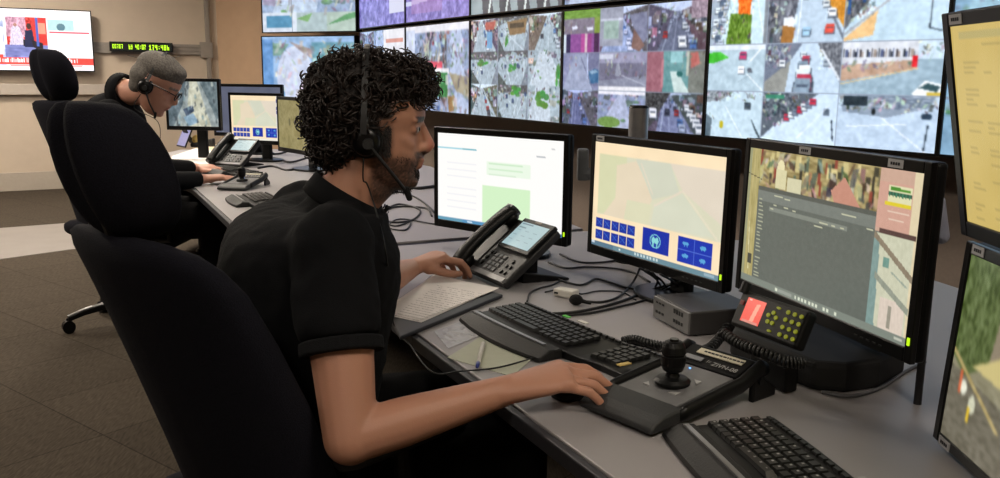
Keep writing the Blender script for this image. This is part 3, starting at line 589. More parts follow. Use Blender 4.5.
# what the screens show
cvL = Cv(120, 68, (1, .995, .985))
cvL.rect(0, .155, .33, .175, (.55, .82, .88)); cvL.rect(.22, .158, .33, .18, (.25, .68, .75)); cvL.rect(.42, .28, .76, .43, (.93, .98, .91)); cvL.rect(.43, .3, .7, .315, (.8, .92, .78)); cvL.rect(.43, .36, .7, .37, (.82, .93, .8)); cvL.rect(.43, .41, .65, .42, (.85, .93, .83)); cvL.rect(.38, .55, .76, .96, (.84, .955, .79)); cvL.rect(.8, .17, .87, .185, (.7, .72, .74)); cvL.rect(.91, .09, .93, .105, (.8, .8, .8))
for k in range(9): cvL.rect(.08, .26+k*.07, .33, .263+k*.07+.008, (.95, .95, .96))
cvL.rect(0, .96, 1, 1, (.35, .58, .75)); cvL.rect(0, .96, .22, 1, (.4, .62, .72)); cvL.rect(.26, .968, .3, .992, (.85, .92, .97))
def chambers(w, h, fine=True):
    cv = Cv(w, h, (.99, .90, .75))
    cv.rect(.045, .11, 1, .68, (.86, .86, .74)); cv.poly([(.045, .11), (.28, .11), (.3, .35), (.2, .66), (.045, .68)], (.83, .85, .64)); cv.poly([(.2, .2), (.45, .1), (.5, .45), (.42, .68), (.1, .68), (.2, .5)], (.93, .84, .72)); cv.poly([(.35, .11), (.62, .11), (.70, .35), (.5, .45), (.44, .3)], (.80, .83, .76)); cv.poly([(.62, .11), (1, .11), (1, .55), (.72, .33)], (.91, .84, .78)); cv.poly([(.72, .35), (.95, .66), (.5, .68), (.52, .5)], (.83, .86, .78)); cv.poly([(.3, .5), (.5, .5), (.48, .68), (.28, .68)], (.86, .86, .70))
    cv.line(.72, .33, .98, .68, .012, (.94, .9, .80)); cv.line(.72, .33, .52, .5, .012, (.95, .86, .80)); cv.line(.4, .15, .5, .4, .008, (.94, .86, .78)); cv.noise(.018, 10, 3); blur(cv, 2); m_ = (cv.X > .045) & (cv.Y > .11) & (cv.Y < .68); cv.a[m_] = cv.a[m_]*.55+np.array([.875, .855, .765])*.45
    for r_ in range(2):
        for k in range(5):
            x = .035+k*.07; y = .72+r_*.115; cv.rect(x, y, x+.064, y+.09, (.10, .20, .62)); cv.line(x+.01, y+.02, x+.05, y+.065, .008, (.22, .38, .75)); cv.line(x+.05, y+.02, x+.015, y+.07, .006, (.2, .34, .72))
    cv.rect(.44, .71, .645, .91, (.07, .18, .64)); cv.ell(.54, .81, .042, .062, (.5, .8, .85)); cv.ell(.54, .81, .036, .054, (.07, .2, .64)); cv.ell(.527, .805, .014, .03, (.55, .85, .85)); cv.ell(.553, .805, .014, .03, (.55, .85, .85)); cv.rect(.52, .83, .53, .86, (.5, .8, .8)); cv.rect(.548, .83, .558, .86, (.5, .8, .8))
    cv.rect(.71, .71, .945, .925, (.07, .20, .68))
    cv.rect(.825, .71, .828, .925, (.3, .42, .8)); cv.rect(.71, .815, .945, .82, (.3, .42, .8))
    for x, y in ((.765, .76), (.885, .765), (.765, .865), (.885, .87)): cv.ell(x, y, .022, .016, (.35, .65, .85)); cv.rect(x-.012, y, x-.006, y+.025, (.35, .65, .85)); cv.rect(x+.006, y, x+.012, y+.025, (.35, .65, .85))
    cv.rect(0, .95, 1, 1, (.42, .55, .60)); cv.rect(0, .95, .2, 1, (.36, .48, .56))
    for k in range(8): cv.rect(.38+k*.025, .962, .395+k*.025, .985, (.8, .86, .86))
    cv.rect(.25, .965, .265, .985, (.85, .9, .9)); cv.rect(.9, .962, .97, .985, (.6, .7, .75)); cv.rect(.005, .955, .03, .975, (.8, .85, .9))
    return cv
cvM = chambers(220, 123)
cvR = Cv(240, 134, (.42, .44, .41))
cvR.rect(0, 0, 1, .3, (.62, .58, .45)); cvR.noise(.18, 26, 3, (0, 0, 1, .3))
rg = random.Random(11)
for k in range(70):
    x = rg.random()*.8+.05; y = rg.random()*.2; c = rg.choice([(.25, .25, .22), (.85, .82, .68), (.55, .28, .25), (.78, .76, .62), (.35, .42, .40), (.2, .2, .18), (.7, .5, .4)])
    cvR.rect(x, y, x+.008+.02*rg.random(), y+.04+.08*rg.random(), c)
clutter(cvR, .08, 0, .8, .24, 70, 5, .15, .85); blur(cvR, 2); cvR.a[:40] *= (1.04, 1.0, .86)
cvR.ell(.23, .12, .025, .06, (.92, .88, .7)); cvR.rect(.20, .13, .27, .26, (.86, .83, .66)); cvR.rect(.28, .17, .37, .27, (.84, .82, .68)); cvR.poly([(.55, .2), (.62, .1), (.72, .28), (.58, .3)], (.78, .56, .48))
cvR.rect(0, 0, .085, .95, (.70, .65, .43)); cvR.noise(.08, 14, 8, (0, 0, .085, .95)); cvR.rect(0, 0, .02, .95, (.62, .62, .48)); cvR.line(.035, .55, .05, .9, .006, (.85, .83, .65)); cvR.rect(.04, .78, .07, .86, (.3, .3, .26)); cvR.line(0, .19, .1, .22, .006, (.3, .28, .22))
cvR.rect(.80, .0, 1, .38, (.80, .66, .58)); cvR.rect(.80, .08, .985, .36, (.82, .64, .57)); cvR.rect(.96, 0, 1, 1, (.88, .82, .68))
cvR.rect(.845, .10, .955, .20, (.88, .87, .70)); cvR.rect(.855, .105, .90, .125, (.3, .55, .2)); cvR.rect(.90, .11, .945, .13, (.35, .58, .22)); cvR.rect(.845, .135, .955, .155, (.2, .36, .28)); 
for k in range(7): cvR.rect(.85+k*.015, .138, .856+k*.015, .165, (.25, .5, .38))
cvR.rect(.835, .195, .955, .215, (.88, .80, .2)); cvR.rect(.85, .25, .95, .255, (.9, .8, .72)); cvR.rect(.86, .29, .93, .295, (.9, .8, .72)); cvR.rect(.82, .36, .99, .385, (.35, .26, .24))
cvR.rect(.80, .385, .985, 1, (.80, .80, .70)); cvR.poly([(.80, .38), (1, .60), (1, .64), (.80, .42)], (.55, .50, .42)); cvR.poly([(.80, .42), (.83, .45), (.84, .95), (.80, .95)], (.50, .60, .58)); cvR.rect(.855, .52, .885, .58, (.45, .60, .55)); cvR.line(.9, .6, .97, .66, .01, (.62, .66, .6)); cvR.rect(.86, .76, .975, .98, (.86, .80, .74)); cvR.poly([(.82, .62), (.99, .78), (.99, .82), (.82, .66)], (.58, .60, .54)); cvR.rect(.9, .8, .915, .93, (.6, .58, .52)); cvR.noise(.03, 30, 5, (.8, .4, 1, 1))
cvR.rect(.085, .265, .80, 1, (.40, .42, .39)); cvR.rect(.085, .265, .80, .30, (.36, .37, .34)); cvR.rect(.085, .30, .80, .37, (.48, .50, .47)); cvR.rect(.17, .40, .66, .43, (.52, .54, .50)); cvR.rect(.165, .37, .167, .95, (.6, .62, .56))
for k in range(22):
    y = .36+k*.027; cvR.rect(.095, y, .095+.02+.02*rg.random(), y+.007, (.72, .73, .62))
for x, y, w in ((.2, .315, .06), (.27, .318, .04), (.62, .33, .08), (.2, .38, .02), (.27, .382, .03), (.33, .385, .02), (.5, .415, .05), (.57, .42, .02), (.62, .42, .02), (.76, .38, .03), (.18, .41, .02), (.47, .445, .05)): cvR.rect(x, y, x+w, y+.008, (.80, .80, .68))
cvR.noise(.012, 60, 3)
cvR.rect(0, .95, 1, 1, (.50, .53, .49))
for k in range(12):
    if k not in (7, 10): cvR.rect(.39+k*.022, .962, .402+k*.022, .985, (.86, .88, .80))
cvR.rect(.26, .962, .275, .985, (.86, .88, .8)); cvR.rect(.28, .965, .37, .985, (.6, .62, .58)); cvR.rect(.94, .962, .98, .98, (.75, .76, .7))
monitor('black monitor with plain white and pale green page, in front of the curly-haired operator', (-.01, 2.785, -.338), -40.4, R(0), cvL, ledx=True, strength=1.0)
monitor('black monitor with cream map and blue icon tiles, middle of three on near desk', (.391, 2.24, -.326), -61.1, R(1), cvM, labels=((-.235, .155),))
monitor('black monitor with grey menu window over a street picture, behind the radio handset', (.613, 1.666, -.295), -74.3, R(1), cvR, labels=((-.06, .155), (.195, .155)), basez=DESK+.0585, basep=(.05, .09), stand='pole')
cvY = Cv(150, 84, (.80, .70, .40)); cvY.noise(.015, 8, 4)
for k in range(34):
    y = .10+k*.026
    for x0 in (.06, .17, .33, .50, .68, .84):
        if rg.random() > .35: cvY.rect(x0, y, x0+.03+.06*rg.random(), y+.008, (.66, .58, .34), .6)
cvY.rect(.05, .04, .95, .07, (.72, .66, .42))
monitor('upper tilted monitor at right edge, all pale yellow text page', (.671, 1.054, -.067), -92.1, R(-10.9), cvY, stand='none', labels=((-.235, .155),), ledx=False, bz=(.02, .02, .024))
cvS = Cv(200, 112, (.52, .50, .40)); cvS.noise(.08, 14, 5)
cvS.poly([(0, 0), (.3, 0), (.22, .5), (.08, .62), (0, .55)], (.32, .38, .20)); cvS.noise(.15, 20, 6, (0, 0, .26, .55)); cvS.poly([(.25, 0), (.6, 0), (.6, .5), (.2, .5)], (.55, .50, .42)); cvS.noise(.1, 14, 7, (.25, 0, 1, .5)); cvS.poly([(.12, .55), (.35, .35), (.6, .5), (.62, .62)], (.80, .74, .50)); cvS.poly([(.0, .6), (.3, .66), (.7, 1), (0, 1)], (.42, .40, .34)); cvS.line(0, .52, .3, .78, .02, (.72, .64, .42)); cvS.ell(.09, .68, .02, .04, (.9, .9, .82)); cvS.rect(.06, .6, .075, .72, (.82, .4, .25)); cvS.ell(.15, .74, .02, .05, (.85, .85, .75)); cvS.rect(.13, .76, .145, .84, (.9, .75, .2)); cvS.noise(.08, 30, 9, (0, .6, 1, 1))
blur(cvS, 3); monitor('lower monitor at right edge with petrol station street picture, standing on desk', (.703, 1.065, -.408), -93.1, R(3.5), cvS, stand='none', labels=((-.235, .155), (-.235, -.154)), ledx=False, bz=(.018, .018, .016))
# pole carrying the two side monitors
def cyl_thing(name, label, cat, x, y, r, z0, z1, m, base=True):
    t = thing(name, label, cat, (x, y, z0))
    MB().cone((0, 0, .0), (0, 0, z1-z0), r, r, 28).build('pole', m, t)
    MB().cone((0, 0, z1-z0), (0, 0, z1-z0+.008), r*1.02, r*.9, 28).build('cap', black, t)
    if base: MB().cone((0, 0, 0), (0, 0, .012), r*2, r*1.9, 28).build('base_plate', black, t)
    return t
pA = A(639, 108, 2.75)
t = cyl_thing('monitor_pole', 'silver round pole behind the middle monitor, black cap', 'pole', pA.x, pA.y, .030, DESK, pA.z, silver)
for aa, rr in ((0, .11), (.12, .11)): pass
a0 = Vector((0, 0, A(583, 181, 2.6).z-DESK)); 
MB().tube([a0+Vector((.0, -.0, 0)), a0+Vector((-.16, .04, 0))], .020, 14).build('arm', midgrey, t, smooth=False)
MB().box((-.165, .04, a0.z+.03), (.035, .04, .10)).build('arm_clamp', midgrey, t, bevel=.006)
t = cyl_thing('monitor_pole', 'grey pole holding the two tilted side monitors, at right edge', 'pole', .86, 1.22, .022, DESK, 1.42, dkgrey)
MB().tube([(0, 0, .50), (-.02, .02, .50), (-.085, .03, .50)], .018, 12).build('arm', midgrey, t)
MB().tube([(0, 0, .20), (-.05, .0, .20), (-.085, -.02, .20)], .018, 12).build('arm', midgrey, t)
pj = A(936, 205, 1.5); 
cj = MB().capsule(A(938, 204, 1.52), A(941, 232, 1.50), .018, .016)
cj2 = MB()
tg = thing('cable_loop', 'pale grey cable hook hanging beside the yellow monitor', 'cable hook', (pj.x, pj.y, DESK))
tg.location = (A(938, 204, 1.52).x, A(938, 204, 1.52).y, DESK)
inv = Vector(tg.location)
MB().capsule(A(938, 202, 1.52)-inv, A(941, 236, 1.52)-inv, .012, .014).build('hook', mat('pale_blue_grey_plastic', (.55, .56, .62), .4), tg, smooth=True)
MB().cone((0, 0, 0), (0, 0, A(941, 236, 1.52).z-DESK), .007, .007, 12).build('stem', dkgrey, tg)

# far desk monitors
def farcam(cv):
    cv.a[:] = (.60, .64, .64); cv.poly([(.45, 0), (.6, 0), (.85, 1), (.35, 1)], (.78, .78, .70)); cv.poly([(0, 0), (.38, 0), (.30, .5), (.1, 1), (0, 1)], (.36, .42, .45)); cv.poly([(.65, 0), (1, 0), (1, 1), (.88, .6)], (.42, .48, .50)); cv.poly([(.30, .62), (.5, .52), (.52, .66), (.36, .78)], (.28, .34, .42)); cv.poly([(.3, .8), (.5, .7), (.6, .9), (.4, 1)], (.55, .66, .74))
    q = random.Random(8)
    for k in range(45):
        x, y = q.random(), q.random(); c = q.choice([(.3, .35, .38), (.82, .83, .78), (.5, .62, .66), (.25, .28, .3)]); cv.poly([(x, y), (x+.03, y-.04), (x+.05, y+.05), (x+.015, y+.09)], c, .6)
    cv.noise(.10, 12, 4); cv.noise(.07, 30, 5); blur(cv, 2)
cv = Cv(110, 80); farcam(cv)
def rel(px, py, Y): v = A(px, py, Y); return (v.x, v.y, v.z-CAMZ)
monitor('far monitor with pale street picture beyond the grey-haired operator', rel(193, 104, 5.75), -8, R(0), cv, sw=.34, sh=.285, ledx=False, group='far monitors on the second desk')
cv = Cv(60, 40, (.40, .42, .50)); cv.noise(.03, 8, 3)
monitor('dim grey monitor half hidden behind the far cream map monitor', rel(248, 110, 6.25), -12, R(0), cv, sw=.50, sh=.32, ledx=False, group='far monitors on the second desk', strength=.8)
cv = chambers(130, 80); cv.rect(.93, 0, 1, .94, (.93, .93, .92)); cv.rect(.93, .08, .99, .15, (.1, .15, .6)); cv.rect(.93, .24, .99, .31, (.1, .15, .6)); cv.rect(.93, .33, .99, .40, (.1, .15, .6)); cv.rect(0, .945, 1, 1, (.93, .91, .86))
monitor('far monitor with cream map and small blue tiles, behind the desk phone', rel(255.5, 118, 5.75), -22, R(0), cv, sw=.38, sh=.285, bz=(.018, .018, .026), ledx=False, group='far monitors on the second desk')
cv = Cv(90, 60, (.56, .52, .34)); cv.noise(.05, 10, 3); cv.noise(.04, 30, 4); cv.ell(.35, .45, .03, .08, (.4, .38, .25)); cv.ell(.6, .55, .03, .08, (.4, .38, .25)); cv.line(.7, 0, .9, 1, .01, (.62, .58, .38))
monitor('far monitor with olive aerial map, left of the curly hair', rel(295, 125, 5.25), -51, R(0), cv, sw=.43, sh=.285, ledx=True, group='far monitors on the second desk')
# tablet leaning beside the grey-haired operator
p = D(181, 147); t = thing('tablet', 'tilted tablet with violet screen propped in front of grey-haired operator', 'tablet', (p.x, p.y, DESK), R(-52), rx=0)
TM = Matrix.Rotation(R(-24), 4, 'X')
MB().box((0, 0, .13), (.20, .010, .26), TM).build('case', black, t, bevel=.004)
cv = Cv(30, 40, (.60, .60, .78)); cv.rect(.1, .1, .9, .14, (.75, .75, .88)); s = screen_mesh(cv, .18, .24, 'screen', t, (0, 0, 0), .9); s.matrix_local = TM @ Matrix.Translation((0, -.0062, .13))
MB().box((0, .09, .05), (.10, .008, .13), Matrix.Rotation(R(28), 4, 'X')).build('prop', black, t)

# ------------------------------------------------------------------ desk phones
def phone(label, px, py, yaw, fr=0, sc=1.0):
    p = D(px, py)+Vector((-sin(R(yaw)), cos(R(yaw)), 0))*fr; t = thing('desk_phone', label, 'phone', (p.x, p.y, DESK), R(yaw), 'desk phones')
    t.scale = (sc,)*3
    th = R(38); W_, L_ = .235, .20
    # local frame: x right, y away; the face plane slopes up away from the user
    S = Matrix.Translation((0, -.085, .018)) @ Matrix.Rotation(th, 4, 'X')
    body = MB().prism([(-W_/2, 0), (W_/2, 0), (W_/2, L_*.55), (W_/2-.0, L_), (-W_/2, L_)], -.022, 0, S)
    body.build('body', dkgrey, t, bevel=.005)
    MB().box((0, .009, .0012), (W_-.02, .014, .002), S).build('front_strip', mat('grey_strip', (.42, .42, .43), .4), t)
    MB().box((.040, L_*.74, .006), (.155, .108, .012), S).build('display_frame', gloss, t, bevel=.003)
    cv = Cv(64, 40, (.70, .82, .84)); cv.rect(.04, .05, .45, .09, (.45, .55, .6)); cv.rect(.05, .2, .3, .24, (.5, .6, .62))
    for k in range(9): cv.rect(.06+.3*(k % 3), .32+.2*(k//3), .06+.3*(k % 3)+.14, .35+.2*(k//3), (.55, .66, .7))
    s = screen_mesh(cv, .132, .083, 'display', t, (0, 0, 0), .8); s.matrix_local = S @ Matrix.Translation((.040, L_*.74-.002, .0128)) @ Matrix.Rotation(R(-90), 4, 'X')
    MB().box((.04, L_*.98, .0125), (.03, .006, .001), S).build('maker_badge', mat('dim_badge', (.4, .35, .3), .5), t)
    kp = None
    for i in range(4):
        for j in range(3):
            M_ = S @ Matrix.Translation((-.012+j*.020, .028+i*.0145, .001))
            if kp is None: kp = MB().box((0, 0, 0), (.014, .010, .005)).mesh('key'); kp.materials.append(midgrey)
            o = bpy.data.objects.new('key', kp); C.objects.link(o); o.parent = t; o.matrix_local = M_
    kq = MB().cone((0, 0, -.002), (0, 0, .002), .006, .005, 12).mesh('round_key'); kq.materials.append(black)
    for x, y in ((-.045, .035), (-.045, .055), (-.045, .075), (-.03, .075), (.065, .030), (.085, .030), (.065, .05), (.085, .05), (.075, .068)):
        o = bpy.data.objects.new('round_key', kq); C.objects.link(o); o.parent = t; o.matrix_local = S @ Matrix.Translation((x, y, .002))
    # handset: an arched grip between two blocks, lying on the left
    hs = MB(); rings = []
    for k in range(15):
        u = k/14; y = -.012+u*.222; z = .024+.013*max(0, sin(pi*u))**.6; w = .052-.008*sin(pi*u); hh = .040-.006*sin(pi*u)
        rings.append([(-.092+w/2*cos(a)*1.0, y, z+hh/2*sin(a)) for a in [2*pi*q/14+.2 for q in range(14)]])
    hs.loft(rings, S)
    hs.sphere((-.092, .012, .016), (.027, .027, .020), S); hs.sphere((-.092, .186, .016), (.027, .027, .020), S)
    h = hs.build('handset', black, t, smooth=True)
    MB().box((-.092, .200, .0365), (.026, .018, .016), S).build('sticker', sticker, h)
    hc = MB().box((-.092, L_*.5, -.004), (.055, L_*.96, .014), S); hc.build('cradle', black, t, bevel=.004)
    st = MB().prism([(-.07, -.0), (.07, -.0), (.09, .13), (-.09, .13)], 0, [.03, .03, .006, .006]); st.build('stand', black, t, bevel=.003)
    MB().prism([(-.05, -.02), (.05, -.02), (.05, .055), (-.05, .055)], 0.004, [.03, .03, .09, .09]).build('stand_riser', black, t)
    return t
phone('black desk phone with lit display beside the left hand on near desk', 484.5, 281, -61, .082, sc=1.10)
phone('black desk phone with blue display on the far desk', 236, 166, -28, sc=1.1)

# ------------------------------------------------------------------ keyboards
def keyboard(label, p, yaw, length=.49, curved=.035, keycol=None, glyph=False, extras=True, name='ergonomic_keyboard', single_keys=True):
    t = thing(name, label, 'keyboard', (p[0], p[1], DESK), R(yaw), None)
    L2 = length/2; n = 24
    def bow(x):                      # how far the typing field bows towards the user at this place
        u = (x+L2*.28)/(L2*1.0); return -curved*max(0, 1-u*u)
    def dome(x): u = (x+L2*.28)/(L2*.8); return .010*max(0, 1-u*u)
    xs = [-L2+length*k/n for k in range(n+1)]
    def strip(y0, y1, zb0, zb1, z0, z1, nm, m, parent=t, bev=.003):
        rings = []
        for x in xs: b = bow(x); d = dome(x)*(1 if curved else 0); rings.append([(x, y0+b, zb0), (x, y1+b, zb1), (x, y1+b, z1+d), (x, y0+b, z0+d)])
        return MB().loft(rings).build(nm, m, parent, bevel=bev)
    strip(-.055, .085, 0.0, 0.0, .014, .020, 'case', black)
    # palm rest with a silver line
    rings = []
    for x in [-L2+length*.68*k/n for k in range(n+1)]:
        b = bow(x); d = dome(x); rings.append([(x, -.112+b*1.25, .002), (x, -.056+b, .002), (x, -.056+b, .018+d), (x, -.085+b*1.1, .020+d), (x, -.108+b*1.25, .010)])
    MB().loft(rings).build('palm_rest', mat('leatherette_black', (.035, .035, .038), .62, scale=300, bump=.2), t, bevel=.003)
    rings = []
    for x in [-L2+.01+length*.60*k/n for k in range(n+1)]:
        b = bow(x); d = dome(x); rings.append([(x, -.0790+b*1.05, .0185+d), (x, -.0705+b*1.05, .0185+d), (x, -.0705+b*1.05, .0222+d), (x, -.0790+b*1.05, .0222+d)])
    MB().loft(rings).build('silver_trim', silver, t)
    key = MB().prism([(-.0078, -.0072), (.0078, -.0072), (.0078, .0072), (-.0078, .0072)], 0, .006)
    kme = MB().loft([[(-.0083, -.0078, 0), (.0083, -.0078, 0), (.0083, .0078, 0), (-.0083, .0078, 0)], [(-.0068, -.006, .0065), (.0068, -.006, .0065), (.0068, .0065, .0065), (-.0068, .0065, .0065)]]).mesh('key')
    kme.materials.append(keycol or mat('key_black', (.075, .078, .075), .42))
    wide = {}
    def put(x, y, wd, ang=0):
        b = bow(x); d = dome(x); me = kme
        if wd != 1:
            if wd not in wide:
                m2 = kme.copy(); m2.transform(Matrix.Scale(wd, 4, (1, 0, 0))); wide[wd] = m2
            me = wide[wd]
        o = bpy.data.objects.new('key', me); C.objects.link(o); o.parent = t
        o.location = (x, y+b, .0148+d+(y+.055)*.043); sl_ = (bow(x+.01)-bow(x-.01))/.02; o.rotation_euler = (R(2.5), 0, math.atan(sl_))
        return o
    cnt = 0
    for r_ in range(5):
        x = -L2+.016; y = -.028+r_*.0185
        while x < -L2+length*.68-.008:
            if r_ == 0 and abs(x+L2*.28) < .055:
                put(-L2*.28, y, 6.2); x = -L2*.28+.066; continue
            put(x, y, 1); x += .0187; cnt += 1
    for c in range(4):
        for r_ in range(5): put(-L2+length*.80+c*.0187*1.0-.003, -.028+r_*.0185, 1)
    put_y = .0705
    x = -L2+.016; fm = MB()
    while x < L2-.012:
        b = bow(x); fm.box((x, .0715+b, .0215+dome(x)), (.013, .007, .005)); x += .0187
    fm.build('function_keys', keycol or MATS['key_black'], t)
    if glyph:
        g = MB(); rr = random.Random(2)
        for r_ in range(5):
            x = -L2+.016
            while x < L2-.012:
                if rr.random() > .25: g.box((x-.002, -.026+r_*.0185+bow(x), .0226+dome(x)+r_*.0008), (.0035, .0035, .0006))
                x += .0187
        tag(g.build('key_legends', ltgrey, t), kind='stuff')
    return t
k1 = keyboard('black curved ergonomic keyboard between papers and the mouse hand', (D(567, 342).x, D(567, 342).y), -59, .52, .035)
MB().box((-.06, .040, .0385), (.022, .010, .002)).build('green_sticker', mat('green_label', (.35, .75, .3), .6), k1)
MB().box((-.01, .050, .0365), (.03, .012, .002)).build('white_sticker', white, k1)
MB().box((.235, -.03, .0235), (.012, .03, .002)).build('yellow_sticker', mat('yellow_label', (.72, .62, .35), .6), k1)
u = Vector((cos(R(-79)), sin(R(-79)))); pp = (D(684, 437)+D(772, 427))/2; pk = Vector((pp.x, pp.y))+u*.235
k2 = keyboard('black keyboard with white key letters at bottom edge, right of joystick console', (pk.x, pk.y), -79, .47, .012, glyph=True)
MB().box((.03, .080, .0305), (.035, .012, .002)).build('sticker', sticker, k2)
pq = D(262, 204)
k3 = keyboard('dark keyboard on the far desk, beside the far joystick', (pq.x, pq.y), -63, .42, .02, keycol=mat('key_grey', (.2, .19, .18), .5))
pq = D(222, 176)
k4 = keyboard('dark keyboard under the hands of the grey-haired operator', (pq.x, pq.y+.12), -38, .42, .0)

# ------------------------------------------------------------------ joystick consoles
def joystick(label, pf, pr, sc=1.0):
    d = (pr-pf); yaw = math.atan2(d.y, d.x)-pi/2
    t = thing('joystick_console', label, 'joystick controller', (pf.x, pf.y, DESK), yaw, 'joystick camera consoles'); t.scale = (sc,)*3
    Wd = .083
    prof = [(0, .016), (.02, .030), (.085, .036), (.25, .052), (.31, .072), (.325, .068)]
    def zt(y):
        for (a, za), (b, zb) in zip(prof, prof[1:]):
            if a <= y <= b: return za+(zb-za)*(y-a)/(b-a)
        return prof[-1][1]
    MB().loft([[(-Wd, y, max(.004, zt(y)-.030)), (Wd, y, max(.004, zt(y)-.030)), (Wd, y, zt(y)-.006), (-Wd, y, zt(y)-.006)] for y in (.005, .02, .085, .25, .31, .325)]).build('case', dkgrey, t, bevel=.006)
    MB().loft([[(-Wd-.004, y, max(.006, zt(y)-.026)), (Wd+.004, y, max(.006, zt(y)-.026)), (Wd+.004, y, zt(y)), (-Wd-.004, y, zt(y))] for y in (0, .012, .03, .085)]).build('palm_rest', mat('charcoal_palm_rest', (.155, .16, .165), .55, scale=400, bump=.3), t, bevel=.010, seg=4)
    MB().loft([[(-Wd+.014, y, zt(y)-.008), (Wd-.014, y, zt(y)-.008), (Wd-.014, y, zt(y)-.003), (-Wd+.014, y, zt(y)-.003)] for y in (.087, .25)]).build('top_plate', mat('grey_control_plate', (.40, .40, .41), .45), t, bevel=.001)
    MB().loft([[(-Wd+.010, y, zt(y)-.008), (Wd-.010, y, zt(y)-.008), (Wd-.010, y, zt(y)-.001), (-Wd+.010, y, zt(y)-.001)] for y in (.252, .31, .323)]).build('header', black, t, bevel=.002)
    for sx in (-1, 1):
        r1 = MB().loft([[(sx*(Wd+.003)+rr*cos(a)*.8, y, zt(y)-.012+rr*sin(a)*1.3) for a in [2*pi*q/12 for q in range(12)]] for y, rr in ((.075, .008), (.09, .0115), (.25, .0125), (.31, .014), (.33, .010))])
        r1.build('side_rail', black, t, smooth=True)
        MB().prism([(sx*(Wd+.006)-.006, .28), (sx*(Wd+.006)+.006, .28), (sx*(Wd+.006)+.006, .355), (sx*(Wd+.006)-.006, .355)], 0.0, [.066, .066, .016, .016]).build('rear_foot', black, t, bevel=.004)
        MB().cone((sx*(Wd+.012), .30, .04), (sx*(Wd+.016), .30, .04), .007, .007, 12).build('screw', gloss, t)
    # joystick
    jy = .158; jz = zt(jy)
    for ax, ay in ((-1, -1), (1, -1), (1, 1), (-1, 1)):
        x0, y0 = ax*.038, jy+ay*.038
        MB().prism([(x0, y0), (x0-ax*.016, y0), (x0, y0-ay*.016)][::1], [zt(y0)-.003]*3, [zt(y0)-.0005]*3).build('arrow_mark', ltgrey, t)
    j = thing_child = MB()
    j.loft([[(r_*cos(a), jy+r_*sin(a), jz+z) for a in [2*pi*q/28 for q in range(28)]] for r_, z in ((.033, -.002), (.034, .004), (.028, .009), (.014, .012), (.011, .020))])
    j.build('joystick_skirt', black, t, smooth=False)
    k = MB(); k.loft([[(r_*cos(a), jy+r_*sin(a), jz+z) for a in [2*pi*q/28 for q in range(28)]] for r_, z in ((.010, .018), (.019, .024), (.0225, .034), (.0235, .045), (.0235, .052), (.0215, .053), (.0215, .057), (.0235, .058), (.021, .070), (.017, .078), (.012, .080))])
    kk = k.build('joystick_knob', black, t, smooth=False)
    MB().cone((0, jy, jz+.080), (0, jy, jz+.084), .009, .008, 16).build('top_button', gloss, kk)
    sl = math.atan2(.072-.052, .06); HM = Matrix.Translation((0, .28, zt(.28))) @ Matrix.Rotation(sl, 4, 'X')
    s = MB().box((.008, .014, .001), (.105, .017, .002), HM).build('sticker', mat('cream_sticker', (.72, .70, .62), .6), t)
    lt = MB(); x = -.03
    rr = random.Random(5)
    while x < .055: w = rr.uniform(.003, .008); lt.box((x+w/2, .014, .0024), (w, .004, .0006), HM); x += w+.002
    lt.build('lettering', ink, s)
    b = MB().box((-.038, -.012, .001), (.042, .012, .002), HM).build('maker_badge', mat('pale_badge', (.5, .51, .53), .5), t)
    text_mesh('ZIVN-08', .016, 'model_lettering', ltgrey, t, HM @ Matrix.Translation((.038, -.016, .002)))
    text_mesh('|:::', .010, 'small_lettering', ltgrey, t, HM @ Matrix.Translation((.0, -.012, .002)))
    MB().cone((-.02, .235, zt(.235)-.003), (-.02, .235, zt(.235)-.001), .002, .002, 8).build('status_light', mat('blue_status_light', (.3, .5, .9), .4, emit=(.4, .65, 1, 2.5)), t)
    return t
joystick('black joystick camera console beside the mouse hand on near desk', D(613, 424), D(742, 379), .96)
pf = D(231, 191); joystick('black joystick camera console on the far desk', pf, D(285, 175), .85)

# ------------------------------------------------------------------ computer box under middle monitor
a, b = D(654, 317.5), D(690, 337.5); dd = Vector((b.x-a.x, b.y-a.y)); L = dd.length; yaw = math.atan2(dd.y, dd.x)
t = thing('mini_computer', 'small grey computer box under the middle monitor', 'computer', ((a.x+b.x)/2, (a.y+b.y)/2, DESK), yaw)
MB().box((0, .09, .0305), (L, .18, .055)).build('casing', mat('dark_metal_case', (.24, .23, .23), .45, .3, var=.08), t, bevel=.004)
MB().box((0, -.002, .0305), (L-.004, .006, .052)).build('front_panel', mat('grey_front_panel', (.42, .42, .42), .4, .2, var=.06), t, bevel=.002)
for x in (-.065, -.05, -.035): MB().box((x, -.0056, .045), (.008, .001, .004)).build('port', black, t); MB().box((x, -.0056, .022), (.009, .001, .006)).build('port', black, t)
for x in (.02, .032, .044, .056): MB().box((x, -.0056, .045), (.007, .001, .010)).build('port', black, t); MB().box((x, -.0056, .022), (.007, .001, .008)).build('port', black, t)

for x in (-.07, .07):
    for y in (.02, .16): MB().cone((x, y, 0), (x, y, .004), .008, .008, 10).build('foot', black, t)

